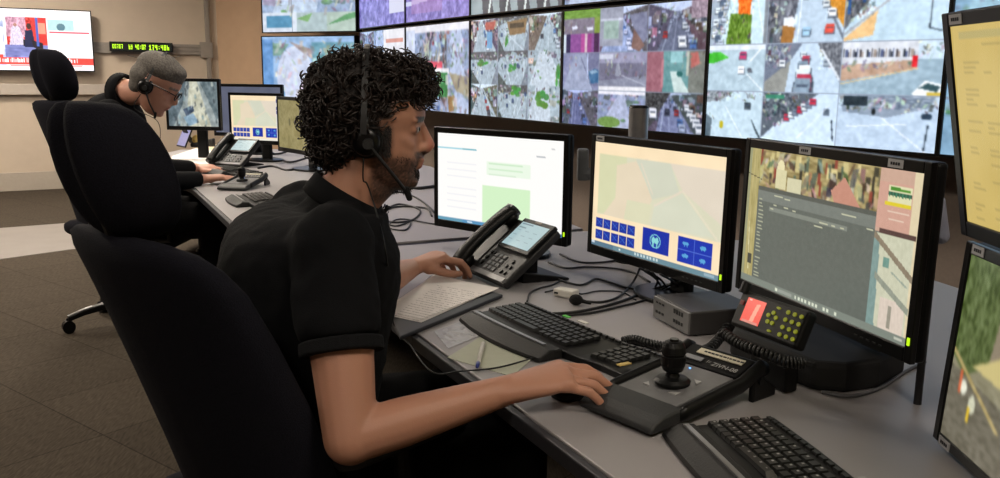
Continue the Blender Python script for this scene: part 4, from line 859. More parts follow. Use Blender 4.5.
# ------------------------------------------------------------------ dock base with radio handset
pts = [D(729, 357), D(812, 391), D(845, 394), D(878, 389), D(903, 375)]
pts = [P2(v) for v in pts]+[(.93, 2.02), (.80, 2.16), (.62, 2.10)]
t = tag(MB().prism(pts, DESK, DESK+.058).build('radio_dock', mat('matt_black_board', (.04, .04, .045), .8), None, bevel=.012, loc=(.65, 1.8, DESK), seg=3), 'broad black rounded stand under the street-picture monitor', 'monitor base')
lip = [Vector(D(818, 389)), Vector(D(850, 397)), Vector(D(885, 390)), Vector(D(912, 372)), Vector(D(925, 362))]
c1 = A(768, 318, 1.60); yaw = R(-64)
t = thing('radio_handset', 'black radio console with red screen and yellow-green keys', 'radio', (c1.x, c1.y, DESK+.058), yaw)
RM = Matrix.Translation((0, 0, c1.z-DESK-.058)) @ Matrix.Rotation(R(-24), 4, 'X')
MB().box((0, .012, 0), (.178, .026, .074), RM).build('body', black, t, bevel=.007, seg=3)
MB().box((0, .022, -.030), (.10, .03, .05)).build('bracket', black, t, bevel=.004)
cv = Cv(40, 36, (.93, .28, .22)); cv.poly([(.55, .2), (.75, .15), (.65, .95), (.45, .95)], (.97, .62, .52)); cv.rect(.12, .05, .25, .12, (.97, .75, .7)); cv.rect(.1, .9, .9, 1, (.85, .5, .45))
s = screen_mesh(cv, .050, .048, 'red_screen', t, (0, 0, 0), 1.0); s.matrix_local = RM @ Matrix.Translation((-.040, -.0016, .002))
MB().box((-.075, -.002, .012), (.009, .003, .009), RM).build('red_key', mat('dim_red_key', (.45, .08, .07), .5), t)
yk = MB().cone((0, -.0035, 0), (0, .001, 0), .0040, .0046, 12).mesh('key'); yk.materials.append(mat('lit_yellow_green_key', (.55, .58, .08), .5, emit=(.62, .66, .08, .2)))
for i in range(4):
    for j in range(3): o = bpy.data.objects.new('key', yk); C.objects.link(o); o.parent = t; o.matrix_local = RM @ Matrix.Translation((.043+j*.0165, 0, .022-i*.0145))
for k in range(5): a = 2*pi*k/5+.3; o = bpy.data.objects.new('key', yk); C.objects.link(o); o.parent = t; o.matrix_local = RM @ Matrix.Translation((.010+.0105*cos(a), 0, .002+.0105*sin(a)))
for x, z in ((.018, .024), (.016, -.022)): o = bpy.data.objects.new('key', yk); C.objects.link(o); o.parent = t; o.matrix_local = RM @ Matrix.Translation((x, 0, z)) @ Matrix.Scale(1.2, 4, (1, 0, 0)) @ Matrix.Scale(.6, 4, (0, 0, 1))
MB().cone((-.085, .0, .030), (-.085, .0, .052), .010, .009, 14, RM).build('volume_knob', black, t)
def coil(name, label, pts, r=.009, n=26, cr=.003, seg=14):
    path = spline(pts, 10); L = len(path); out = []
    N = n*seg
    for i in range(N+1):
        f = i/N*(L-1); k = min(int(f), L-2); p = path[k].lerp(path[k+1], f-k); tg_ = (path[k+1]-path[k]).normalized()
        a = tg_.cross(Vector((0, 0, 1))).normalized(); b = tg_.cross(a); an = 2*pi*i/seg
        out.append(p+a*r*cos(an)+b*r*sin(an))
    return tag(MB().tube(out, cr, 6).build(name, cable, None, smooth=True, loc=path[0]), label, 'cable')
coil('coiled_cord', 'black coiled cord hanging below the radio with red screen', [A(722, 332, 1.64), A(738, 343, 1.595), A(760, 352, 1.55), A(785, 361, 1.515), A(806, 364, 1.50)], n=24, r=.008)
coil('coiled_cord', 'black coiled cord running from computer box towards the radio', [D(694, 352, DESK+.013), D(708, 349, DESK+.013), D(718, 340, DESK+.013), D(727, 327, DESK+.02)], n=14)

# ------------------------------------------------------------------ papers and small things
p4 = [D(392, 326), D(436, 279), D(500, 296), D(425, 331)]
cen = (D(392, 326)+D(500, 296))/2
tag(MB().prism([P2(D(400, 341)), P2(D(388, 318)), P2(D(430, 279)), P2(D(503, 298))], DESK+.0003, DESK+.010).build('clipboard', mat('dark_folder', (.10, .11, .14), .5), None, bevel=.003, loc=(cen.x, cen.y, DESK)), 'dark folder lying under the written papers', 'folder')
pm = MB()
for k in range(3): pm.prism([P2(D(380+k, 318-k)), P2(D(433+k, 279)), P2(D(499-k, 292+k)), P2(D(421, 327-k))], DESK+.0105+k*.0012, DESK+.0115+k*.0012)
o = tag(pm.build('paper_sheets', paper, None, loc=(cen.x, cen.y, DESK+.01)), 'handwritten white sheets under the left forearm', 'paper')
wr = MB(); q0, q1, q2, q3 = D(392, 316, DESK+.0142), D(436, 284, DESK+.0142), D(488, 294, DESK+.0142), D(418, 322, DESK+.0142)
rr = random.Random(9)
for i in range(18):
    v = (i+.5)/18; a = q1.lerp(q0, v); b = q2.lerp(q3, v); s_ = .04
    while s_ < .95:
        w = rr.uniform(.015, .07)
        if rr.random() > .15: wr.tube([a.lerp(b, s_), a.lerp(b, min(.96, s_+w))], .0005, 4)
        s_ += w+.015
wo = wr.build('handwriting', mat('faint_pencil', (.62, .60, .61), .8)); wo.parent = o; wo.data.transform(Matrix.Translation(-Vector(o.location)))
# reading glasses on the desk
g0 = D(448, 287, DESK+.012); t = thing('reading_glasses', 'thin brown reading glasses lying on the desk by papers', 'glasses', (g0.x, g0.y, DESK)); t.rotation_euler = (0, 0, 0)
bro = mat('brown_metal_frame', (.30, .17, .13), .35, .5)
def loc_(v): return v-Vector((g0.x, g0.y, DESK))
for c0, c1_ in (((446, 286), (459, 291)), ((465, 290.5), (481, 296))):
    a = loc_(D(*c0, DESK+.012)); b = loc_(D(*c1_, DESK+.012)); m_ = (a+b)/2; ax = (b-a)/2; ay = Vector((0, 0, 1)).cross(ax).normalized()*.016
    fr = MB().tube([m_+ax*cos(q)*1.0+ay*sin(q) for q in [2*pi*k/22 for k in range(22)]], .0012, 6, closed=True).build('rim', bro, t)
MB().tube([loc_(D(459, 289.5, DESK+.012)), loc_(D(465, 291, DESK+.013))], .0014, 6).build('bridge', bro, t)
MB().tube([loc_(D(446, 284.5, DESK+.012)), loc_(D(486, 296, DESK+.004))], .0014, 6).build('temple', bro, t)
MB().tube([loc_(D(449, 282, DESK+.006)), loc_(D(484, 291.5, DESK+.002))], .0014, 6).build('temple', bro, t)
# crumpled clear wrapper
bag = []; rr = random.Random(12); nx, ny = 16, 10
a, b, c, d = D(434, 332), D(470, 319), D(488, 333), D(448, 349)
gm = MB()
vs = []
for j in range(ny+1):
    for i in range(nx+1):
        p = a.lerp(b, i/nx).lerp(d.lerp(c, i/nx), j/ny); p.z += .0015+.009*abs(noise.noise(Vector((i*.55, j*.7, 3))))*min(1, 4*min(i, nx-i)/nx)*min(1, 4*min(j, ny-j)/ny); vs.append(p)
gm.add(vs, [(j*(nx+1)+i, j*(nx+1)+i+1, (j+1)*(nx+1)+i+1, (j+1)*(nx+1)+i) for j in range(ny) for i in range(nx)])
o = gm.build('plastic_wrapper', mat('crinkled_clear_plastic', (.80, .80, .82), .22, alpha=.6, var=.05), None, loc=a); sm_ = o.modifiers.new('Solidify', 'SOLIDIFY'); sm_.thickness = .0006
tag(o, 'crumpled clear plastic wrapper left of the curved keyboard', 'wrapper')
# sheet of pale card
tag(MB().prism([P2(D(489, 332)), P2(D(540, 352)), P2(D(512, 377)), P2(D(447, 358))], DESK+.0003, DESK+.0012).build('pale_card', mat('pale_green_card', (.66, .67, .60), .7, var=.03), None, loc=D(490, 355)), 'pale greenish mat under the pen', 'card')
# pen
a, b = D(477, 367, DESK+.007), D(484, 341, DESK+.007); t = thing('ballpoint_pen', 'white ballpoint pen with blue end on the desk', 'pen', (a.x, a.y, DESK)); v0 = Vector((a.x, a.y, DESK))
MB().tube([a.lerp(b, .12)-v0, a.lerp(b, .9)-v0], .0048, 10).build('barrel', white, t, smooth=True)
MB().tube([a-v0, a.lerp(b, .14)-v0], [.003, .005], 10).build('cap_end', mat('blue_pen_plastic', (.15, .2, .5), .4), t, smooth=True)
MB().tube([a.lerp(b, .9)-v0, b-v0], [.0045, .001], 10).build('tip', silver, t, smooth=True)
# mouse
pm_ = D(588, 394); t = thing('computer_mouse', 'dark mouse with silver trim under the right hand', 'mouse', (pm_.x-.02, pm_.y, DESK), R(-52))
def mouse_mesh(s=1, z=0): return MB().loft([[(w*cos(a), y, max(.001, h*max(0, sin(a))**.8)) for a in [pi*q/14 for q in range(15)]]for y, w, h in ((-.052, .012, .012), (-.045, .024, .022), (-.02, .030, .032), (.01, .030, .033), (.035, .028, .026), (.05, .022, .016), (.055, .010, .008))])
mouse_mesh().build('shell', black, t, smooth=True)
MB().box((0, .03, .031), (.006, .022, .006)).build('wheel', silver, t, bevel=.002)
# usb hub and ear piece
ph = D(566, 297); t = thing('usb_hub', 'small white USB hub on the desk behind the keyboard', 'usb hub', (ph.x, ph.y, DESK), R(-35))
MB().box((0, 0, .012), (.062, .036, .022)).build('case', white, t, bevel=.005)
MB().box((-.02, -.0185, .012), (.012, .001, .005)).build('port', black, t)
pe = D(570, 299); pe = D(571, 302)
t = thing('clip_microphone', 'round black foam-covered clip beside the white USB hub', 'microphone', (pe.x+.01, pe.y-.03, DESK), 0)
MB().sphere((0, 0, .014), (.018, .018, .014)).build('foam', mat('black_foam', (.03, .03, .03), 1, bump=.5, scale=300), t, smooth=True)
MB().capsule((.012, .0, .012), (.035, -.01, .008), .006, .004).build('stem', black, t, smooth=True)

# cables on the desk
def dcable(label, px, r=.0032, lift=None, m=None, name='cable', cat='cable'):
    pts = []
    for i, q in enumerate(px):
        z = DESK+r+(q[2] if len(q) > 2 else .0005)
        pts.append(D(q[0], q[1], z))
    return tag(MB().tube(spline(pts, 6), r, 7).build(name, m or cable, None, smooth=True, loc=(pts[0].x, pts[0].y, DESK)), label, cat)
dcable('black cable with loose end leaving the back of the near phone', [(548, 262), (566, 268), (585, 267), (610, 268), (632, 272), (650, 282)])
dcable('black cable curling below the middle monitor towards the mini computer', [(556, 279), (580, 285), (596, 279), (612, 283), (628, 288), (655, 291), (672, 284, .03)])
dcable('black cable running from USB hub to the computer box', [(575, 300), (600, 302), (618, 297), (630, 286), (636, 277, .02), (640, 268, .06)])
dcable('thick black cable from keyboard across desk to under the middle monitor', [(548, 314), (575, 312), (605, 306), (625, 300), (645, 292), (668, 285, .02), (690, 278, .06)], .004)
dcable('black cable lying from behind near phone under the left monitor', [(560, 254), (580, 262), (605, 262), (628, 258), (640, 255)])
dcable('thin black cable snaking behind the white USB hub', [(545, 292), (562, 289), (575, 291), (582, 294), (598, 291), (622, 292), (636, 300)], .002)
dcable('second thick black cable beside keyboard cable', [(560, 316), (590, 313), (622, 306), (648, 299), (668, 289, .01), (684, 282, .04)], .003)
dcable('black phone lead curling to the front of the USB hub', [(527, 302), (530, 293), (540, 288), (552, 285), (562, 280)], .0025)
for k, (a, b) in enumerate((((640, 268), (662, 288)), ((646, 270), (668, 290)), ((652, 272), (655, 288)), ((660, 274), (680, 290)))):
    dcable(['first', 'second', 'third', 'fourth'][k]+' hanging cable counted from the left below the middle monitor', [(a[0], a[1], .10), ((a[0]+b[0])/2+4, (a[1]+b[1])/2, .05), (b[0], b[1], .002)], .003)
dcable('grey cable curving in front of the black stand at right', [(822, 392), (850, 396), (880, 388), (905, 372), (925, 362)], .0035, m=greycable)
o = dcable('thick black cord from computer side to joystick console, ribbed end', [(622, 341), (640, 343), (660, 347), (690, 348, .004), (712, 350, .004)], .007)
coil('coiled_cord', 'black coiled cord end lying beside keyboard number pad', [D(622, 341, DESK+.016), D(634, 339, DESK+.02), D(648, 343, DESK+.02), D(664, 346, DESK+.018)], n=16, r=.007)
# loops of cable behind the man's chin, on the far part of the desk
dcable('loop of black cable on desk behind the chin, nearest coil', [(385, 209), (400, 204), (420, 210), (412, 220), (392, 222), (380, 215), (395, 207), (425, 208), (432, 216)], .004)
dcable('flat tangle of black cable below the chin', [(378, 220), (395, 226), (410, 222), (405, 230), (388, 227), (400, 219), (434, 224)], .003)
dcable('black cable crossing desk behind the chin to the white-page monitor', [(384, 197), (398, 192), (415, 197), (428, 206), (436, 214)], .004)
dcable('thick black bundle beyond the chin against far monitor foot', [(378, 190), (400, 186), (418, 188), (436, 186)], .008)
dcable('far desk cable behind the joystick, upper strand', [(262, 160), (275, 158), (290, 162), (306, 158)], .006)
dcable('far desk cable under the olive map monitor', [(258, 168), (272, 166), (288, 170), (308, 166)], .006)
dcable('far desk cable in front of cream map monitor foot', [(258, 152), (275, 154), (292, 150)], .006)
# items on the far desk
pt_ = [D(172, 158), D(196, 150), D(224, 155), D(205, 168), D(172, 168)]
tag(MB().prism([P2(v) for v in pt_], DESK+.0003, DESK+.014).build('paper_stack', paper, None, bevel=.002, loc=D(198, 160)), 'stack of papers on the far desk before grey-haired operator', 'paper')
tag(MB().prism([P2(v) for v in [D(198, 146), D(218, 145), D(226, 150), D(208, 154)]], DESK+.0003, DESK+.006).build('paper_stack', mat('cream_paper', (.84, .78, .66), .8), None, bevel=.001, loc=D(215, 149)), 'cream sheets beyond the paper stack on the far desk', 'paper')
pw = D(203, 147); t = thing('tape_dispenser', 'low dark tape dispenser shape on the far desk below street-picture monitor', 'tape dispenser', (pw.x, pw.y, DESK)); t.name = 'tape_dispenser'
MB().prism([(-.09, -.03), (.09, -.03), (.09, .03), (-.09, .03)], 0, [.03, .07, .07, .03]).build('body', dkgrey, t, bevel=.01)
MB().cone((-.04, -.026, .06), (-.04, .026, .06), .035, .035, 18).build('tape_reel', mat('amber_tape', (.7, .6, .35), .3), t)
# ------------------------------------------------------------------ chairs
def slab(rows, n=40, M=None, dimple=0, exp=3.0):
    """padded panel: rows of (y_rear, z, half width, thickness, how far the sides wrap forward)"""
    rings = []
    for (y, z, hw, th, wrap) in rows:
        ring = []
        for k in range(n):
            a = 2*pi*k/n; c, s_ = cos(a), sin(a)
            u = math.copysign(abs(c)**(2/exp), c); v = math.copysign(abs(s_)**(2/exp), s_)
            x = u*hw; dp = 1-dimple*math.exp(-(u/.16)**2)
            ring.append((x, y+th/2+v*th/2*dp+wrap*u*u, z))
        rings.append(ring)
    return MB().loft(rings, M)
def office_chair(label, loc, rz, arm_drop=0):
    t = thing('operator_chair', label, 'chair', loc, rz, 'high-backed operator chairs')
    # base
    MB().cone((0, 0, .07), (0, 0, .13), .045, .038, 20).build('hub', black, t)
    MB().cone((0, 0, .12), (0, 0, .40), .026, .022, 16).build('gas_column', dkgrey, t)
    for k in range(5):
        a = 2*pi*k/5+.52; d = Vector((cos(a), sin(a), 0)); e = Vector((-sin(a), cos(a), 0))
        lg = MB().loft([[d*r_+e*w*sx+Vector((0, 0, z+hz*sz)) for sx, sz in ((-1, -1), (1, -1), (1, 1), (-1, 1))] for r_, w, z, hz in ((.03, .028, .105, .018), (.16, .024, .105, .015), (.26, .021, .088, .013), (.335, .019, .066, .012))]).build('leg', black, t, bevel=.005)
        MB().loft([[d*r_+e*w*sx+Vector((0, 0, z)) for sx in (-1, 1)]+[d*r_+e*w*sx+Vector((0, 0, z+.002)) for sx in (1, -1)] for r_, w, z in ((.22, .010, .110), (.26, .010, .102), (.335, .009, .079))]).build('leg_trim', silver, lg)
        cs = MB()
        for sd in (-1, 1): cs.tube([d*.335+e*(sd*.012-.009)+Vector((0, 0, .03)), d*.335+e*(sd*.012+.009)+Vector((0, 0, .03))], .03, 18)
        cs.cone(d*.335+Vector((0, 0, .03)), d*.335+Vector((0, 0, .07)), .009, .009, 10)
        cs.build('castor', black, t)
    MB().box((0, 0, .415), (.22, .26, .04)).build('mechanism', black, t, bevel=.01)
    # seat: rounded cushion lofted from front to back
    rings = []
    for y, hw, h in ((-.25, .16, .03), (-.24, .21, .07), (-.2, .235, .09), (0, .25, .095), (.18, .25, .09), (.24, .235, .07), (.265, .19, .03)):
        ring = []
        for k in range(32):
            a = 2*pi*k/32; c, s_ = cos(a), sin(a); u = math.copysign(abs(c)**.6, c); v = math.copysign(abs(s_)**.6, s_)
            ring.append((u*hw, y, .475+v*h/2-.02*(1-u*u)*(v > 0)))
        rings.append(ring)
    MB().loft(rings).build('seat', chairfab, t, smooth=True)
    # reclined padded back
    lean = math.tan(R(19))
    def yb(z): return -.205-(z-.45)*lean
    rows = [(yb(.42)+.03, .42, .14, .05, .0), (yb(.44), .44, .19, .09, .02), (yb(.50), .50, .225, .115, .04), (yb(.62), .62, .24, .12, .055), (yb(.76), .76, .24, .115, .055), (yb(.88), .88, .238, .10, .05), (yb(.97), .97, .232, .09, .04), (yb(1.01), 1.01, .218, .08, .03), (yb(1.035)+.006, 1.035, .195, .06, .02), (yb(1.048)+.016, 1.048, .15, .035, .01), (yb(1.052)+.03, 1.052, .09, .012, .0)]
    MB.loft
    slab(rows).build('backrest', chairfab, t, smooth=True)
    # two-lobed headrest
    hy = yb(1.12)+.030
    rows = []
    for k in range(13):
        a = -pi/2+pi*k/12; rows.append((hy-.045*cos(a)-.0-.03*sin(a), 1.155+.108*sin(a), .016+.108*abs(cos(a))**.62, .03+.085*cos(a)**.6 if cos(a) > 1e-6 else .03, .045*max(0, cos(a))))
    slab(rows, 48, None, .38, 2.4).build('headrest', chairfab, t, smooth=True)
    MB().tube([(0, yb(.98)+.04, .98), (0, hy+.02, 1.10)], .02, 12).build('headrest_post', black, t)
    MB().tube([(0, -.05, .42), (0, -.19, .43), (0, yb(.50)-.00, .49), (0, yb(.56)+.02, .56)], .022, 12).build('back_bracket', black, t)
    for sx in (-1, 1):
        MB().tube([(sx*.16, 0, .42), (sx*.29, 0, .43), (sx*.295, -.02, .55), (sx*.285, -.02, .655-arm_drop)], [.018, .018, .02, .02], 12).build('arm_post', black, t)
        ring = []
        for y, w in ((-.16, .02), (-.14, .036), (-.05, .042), (.06, .042), (.12, .036), (.14, .02)):
            ring.append([(sx*.285+w*cos(a), y, .675-arm_drop+.018*sin(a)) for a in [2*pi*q/16 for q in range(16)]])
        MB().loft(ring).build('armrest', mat('armrest_black', (.07, .07, .075), .5), t, smooth=True)
    return t
hp = A(64, 168, 1.34); chair1 = office_chair('high-backed charcoal chair nearest the camera, curly-haired operator seated in it', (hp.x+.448*cos(R(49)), hp.y+.448*sin(R(49)), 0), R(49-90), 0.0)
chair2 = copy_tree(chair1); hp = A(37, 73, 4.1); chair2.location = (hp.x+.448*cos(R(60)), hp.y+.448*sin(R(60)), 0); chair2.rotation_euler.z = R(60-90); chair2.scale = (1, 1, 1.11)
chair2['label'] = 'high-backed charcoal chair behind the grey-haired operator, in front of the television'

# ------------------------------------------------------------------ people
def remesh(mb, name, m, parent, voxel, smooth_it=6, fac=.6, loc=None):
    me = mb.mesh('tmp'); o = bpy.data.objects.new('tmp', me); C.objects.link(o)
    r = o.modifiers.new('r', 'REMESH'); r.mode = 'VOXEL'; r.voxel_size = voxel; r.use_smooth_shade = True
    s = o.modifiers.new('s', 'SMOOTH'); s.factor = fac; s.iterations = smooth_it
    bpy.context.view_layer.update()
    me2 = bpy.data.meshes.new_from_object(o.evaluated_get(bpy.context.evaluated_depsgraph_get())); bpy.data.objects.remove(o); bpy.data.meshes.remove(me)
    me2.name = name
    if loc is not None: me2.transform(Matrix.Translation(-Vector(loc)))
    me2.shade_smooth(); me2.materials.clear(); me2.materials.append(m)
    o = bpy.data.objects.new(name, me2); C.objects.link(o)
    if parent: o.parent = parent
    if loc is not None and not parent: o.location = loc
    return o
def paint(o, fn, origin):
    me = o.data; n = len(me.vertices); co = np.empty(n*3); me.vertices.foreach_get('co', co); co = co.reshape(-1, 3)+np.array(origin)
    c = fn(co); lin = np.where(c <= .04045, c/12.92, ((c+.055)/1.055)**2.4)
    at = me.color_attributes.new('Col', 'FLOAT_COLOR', 'POINT'); at.data.foreach_set('color', np.concatenate([lin, np.ones((n, 1))], 1).ravel().astype(np.float32))
def hand(mb, W, d, up, thumb_side, fingers, thumb, s=1.0, palm_len=.09):
    """W wrist centre, d direction to the knuckles, up = back of the hand, thumb_side = direction of the thumb.
    fingers: four lists of bend angles (deg, towards the palm) plus spread; each finger gets three tapering joints"""
    d = d.normalized(); up = (up-d*up.dot(d)).normalized(); t = thumb_side-d*thumb_side.dot(d)-up*thumb_side.dot(up); t.normalize()
    K = W+d*palm_len*s
    n = 9
    rings = []
    for f, w, h, off_ in ((-.12, .027, .021, 0), (.0, .028, .020, 0), (.25, .033, .019, .0), (.6, .041, .017, .0), (.9, .043, .014, 0), (1.0, .041, .012, 0)):
        c = W+d*palm_len*s*f; rings.append([c+t*(w*s*cos(a))+up*(h*s*sin(a)) for a in [2*pi*k/20 for k in range(20)]])
    mb.loft(rings)
    mb.sphere(W+d*.035*s+t*.024*s-up*.008*s, .019*s)      # ball of the thumb
    tips = []
    lens = [(.043, .026, .021), (.047, .030, .022), (.044, .028, .021), (.035, .021, .019)]
    for i in range(4):
        lat = .031-.0205*i; bend = fingers[i][:3]; spread = fingers[i][3]
        p = W+d*(palm_len-.012-.006*abs(i-1))*s+t*lat*s+up*.002*s; a = 0
        dd_ = (d*cos(R(spread))+t*sin(R(spread))).normalized(); r0 = (.0098, .010, .0095, .0085)[i]*s
        mb.sphere(p+d*.010*s-up*.003*s, .0125*s)
        for j in range(3):
            a += bend[j]; v = dd_*cos(R(a))-up*sin(R(a)); L = lens[i][j]*s+(.012*s if j == 0 else 0); q = p+v*L
            mb.capsule(p, q, r0*(1-.10*j), r0*(.92-.10*j), 12); p = q
        tips.append(p)
    p = W+d*.028*s+t*.026*s-up*.006*s
    for j, (f, tt, u_, L, r_) in enumerate(thumb):
        v = (d*f+t*tt+up*u_).normalized(); q = p+v*L*s; mb.capsule(p, q, r_*s, r_*.9*s, 12); p = q
    return tips
def head_mesh(mb, T, beard=False):
    rows = [(.146, .035, -.012, .012), (.138, .06, -.04, .04), (.12, .083, -.066, .059), (.095, .100, -.084, .070), (.065, .110, -.092, .0755), (.045, .1125, -.094, .077), (.030, .106, -.092, .076), (.018, .099, -.088, .0745), (.0, .101, -.082, .072), (-.022, .103, -.066, .068), (-.038, .106, -.050, .063), (-.052, .102, -.038, .058), (-.064, .098, -.028, .0535), (-.080, .099, -.012, .046), (-.094, .092, .010, .036), (-.103, .078, .028, .020)]
    rings = []
    for u, f, b, w in rows:
        rings.append([T @ Vector(((f+b)/2+(f-b)/2*math.copysign(abs(cos(a))**.92, cos(a)), w*sin(a), u)) for a in [2*pi*k/32 for k in range(32)]])
    mb.loft(rings)
    def cap(a, b, r0, r1): mb.capsule(T @ Vector(a), T @ Vector(b), r0, r1, 12)
    def ball(c, r): mb.add(*sph(c, r), T)
    cap((.103, 0, .030), (.121, 0, -.010), .0075, .0115); cap((.122, 0, -.012), (.113, 0, -.022), .0105, .009)
    for s in (-1, 1):
        cap((.112, s*.009, -.016), (.105, s*.012, -.018), .007, .007)
        cap((.103, s*.012, .041), (.092, s*.048, .038), .0075, .006)       # brow
        cap((.082, s*.036, -.010), (.066, s*.050, .002), .0115, .0115)         # cheekbone
        cap((.094, s*.022, .021), (.090, s*.040, .020), .0085, .0075)      # eye lids
        cap((-.012, s*.074, .020), (.0, s*.080, .028), .010, .010); cap((-.012, s*.078, .02), (-.006, s*.074, -.028), .009, .008)
    cap((.106, -.016, -.040), (.106, .016, -.040), .0062, .0062); cap((.102, -.014, -.052), (.102, .014, -.052), .0068, .0068)
    cap((.088, -.010, -.084), (.088, .010, -.084), .014, .014)
def sph(c, r):
    m = MB().sphere(c, r); return m.v, m.f
def frame(pos, yaw, pitch=0, s=1.0, roll=0):
    return Matrix.Translation(pos) @ Matrix.Rotation(yaw, 4, 'Z') @ Matrix.Rotation(pitch, 4, 'Y') @ Matrix.Rotation(roll, 4, 'X') @ Matrix.Scale(s, 4)
def V(x): return Vector(x)

skinv = vcol_mat('skin', .52, bump=.15, scale=500, sss=.08)
# ---- operator with dark curly hair
E1 = A(368, 137, 1.745)                    # between the ears
T1 = frame(E1, R(6), R(2))
g = Vector((-.37, 1.60, 0))               # under the hips
hip = V((-.42, 1.64, .585)); shc = A(316, 220, 1.70)
face = Vector((cos(R(17)), sin(R(17)), 0)); rgt = Vector((sin(R(17)), -cos(R(17)), 0))
shR = A(332, 246, 1.50); shL = V((shc.x, shc.y, shc.z))-(shR-V(shc)); shL.z = shR.z-.01
neck0 = A(345, 201, 1.735); neck1 = T1 @ Vector((-.012, 0, -.045))
elR = A(350, 438, 1.375); wrR = D(507, 390, DESK+.040)
elL = V((-.30, 2.13, .80)); wrL = A(412, 268, 2.41)
bd = MB(); head_mesh(bd, T1)
bd.capsule(neck0, neck1, .060, .056, 20); bd.capsule(neck0+V((.02, 0, .0)), T1 @ Vector((.03, 0, -.075)), .045, .040, 16)
bd.capsule(shc-V((0, 0, .05)), shR+V((-.0, .03, 0)), .05, .050); bd.capsule(shc-V((0, 0, .05)), shL+V((0, -.03, 0)), .05, .050)
bd.capsule(shc-V((0, 0, .07)), hip, .095, .11); bd.capsule(neck0, shc-V((0, 0, .07)), .058, .07)
for s_, S_, E_, W_ in ((1, shR, elR, wrR), (-1, shL, elL, wrL)):
    bd.capsule(S_, S_.lerp(E_, .55), .055, .056); bd.capsule(S_.lerp(E_, .5), E_, .056, .045)
    m_ = E_.lerp(W_, .33); bd.capsule(E_, m_, .043, .042); bd.capsule(m_, W_, .042, .0265)
kn = [hip+face*.43+rgt*.13+V((0, 0, -.0)), hip+face*.43-rgt*.15]
for s_, k_ in ((1, kn[0]), (-1, kn[1])):
    bd.capsule(hip+rgt*.09*s_, k_, .075, .055); bd.capsule(k_, V((k_.x+.02, k_.y, .10)), .052, .038)
dR = (D(560, 376, DESK+.060)-wrR)
hand(bd, wrR, dR, V((-.05, -.10, 1)), V((-dR.y, dR.x, 0)), [(20, 24, 18, 3), (24, 26, 20, 0), (26, 28, 20, -4), (26, 28, 20, -8)], [(.7, .8, -.25, .035, .0125), (.95, .25, -.15, .030, .011), (1, .0, -.1, .022, .0095)], 1.18, .096)
dL = A(442, 255, 2.46)-wrL
hand(bd, wrL, V((dL.x, dL.y, .028)), V((-.25, -.1, 1)), V((.55, -.85, -.1)), [(30, 34, 20, 3), (38, 40, 25, 1), (42, 45, 28, -2), (45, 45, 30, -5)], [(.8, .5, -.6, .034, .0125), (.9, .1, -.6, .030, .011), (1, -.1, -.4, .024, .0095)], 1.15, .085)
p1 = remesh(bd, 'person', skinv, None, .0038, 7, .5, g)
tag(p1, 'person with dark curly hair and beard in black polo shirt, right hand on mouse', 'person')
T1i = np.array(T1.inverted())
def noise3(L, f):
    return np.array([noise.noise(Vector((float(a)*f, float(b)*f, float(c)*f))) for a, b, c in L])
def skin1(co):
    L = co @ T1i[:3, :3].T+T1i[:3, 3]
    c = np.tile(np.array([.70, .505, .415]), (len(co), 1))
    f, l, u = L[:, 0], L[:, 1], L[:, 2]; hd = (u > -.16) & (np.abs(l) < .13) & (np.abs(f) < .2)
    idx = np.where(hd)[0]; nz = np.zeros(len(co)); nz[idx] = noise3(L[idx], 260); n2 = np.zeros(len(co)); n2[idx] = noise3(L[idx], 45)
    def ss(a, b, x): t_ = np.clip((x-a)/(b-a), 0, 1); return t_*t_*(3-2*t_)
    j = ss(-.022, -.052, u+.006*n2)*ss(.0, .018, f)                       # jaw and chin
    sb = ss(.055, .040, f+.004*n2)*ss(.012, .024, f)*ss(.045, .02, u)*ss(-.07, -.05, u)   # sideburn
    mo = ss(.089, .097, f)*ss(-.022, -.026, u)*ss(-.040, -.036, u)        # moustache
    lipgap = 1-ss(.024, .018, np.abs(l))*ss(.086, .092, f)*ss(-.035, -.038, u)*ss(-.060, -.056, u)
    w_ = np.maximum(np.maximum(j, sb*.85), mo)*lipgap*ss(-.135, -.115, u)*hd
    wgt = (w_*np.clip(.72+.45*nz, .3, .92))[:, None]; c = c*(1-wgt)+np.array([.17, .12, .10])*wgt
    def mixc(m_, col): nonlocal c; k = (m_*hd)[:, None]; c = c*(1-k)+np.array(col)*k
    mixc(ss(.021, .016, np.abs(l))*ss(.088, .094, f)*ss(-.036, -.039, u)*ss(-.058, -.054, u), (.60, .36, .32))
    mixc(ss(.076, .082, f)*ss(.033, .036, u)*ss(.048, .045, u)*ss(.010, .014, np.abs(l))*ss(.052, .046, np.abs(l)), (.15, .11, .10))
    mixc(.8*ss(.078, .084, f)*ss(.014, .017, u)*ss(.026, .023, u)*ss(.016, .02, np.abs(l))*ss(.046, .042, np.abs(l)), (.26, .18, .16))
    mixc(.5*ss(.112, .122, f)*ss(.01, -.005, u), (.78, .48, .42))
    mixc(np.maximum(np.maximum(ss(.07, .08, u), ss(.03, .015, f)*ss(-.04, -.03, u)), ss(.055, .04, f)*ss(.035, .045, u)), (.12, .085, .08))
    return np.clip(c, 0, 1)
paint(p1, skin1, g)
def child(mb, name, m, par, org, **k):
    o = mb.build(name, m, par, **k); o.data.transform(Matrix.Translation(-Vector(org))); return o
for s_ in (-1, 1):
    eb = MB(); eb.add(*sph((.090, s_*.030, .0205), .0102), T1); child(eb, 'eye', mat('eye_white', (.75, .72, .70), .2), p1, g, smooth=True)
    eb = MB(); eb.add(*sph((.0965, s_*.030, .0205), .0055), T1); child(eb, 'iris', mat('dark_iris', (.10, .07, .06), .15), p1, g, smooth=True)
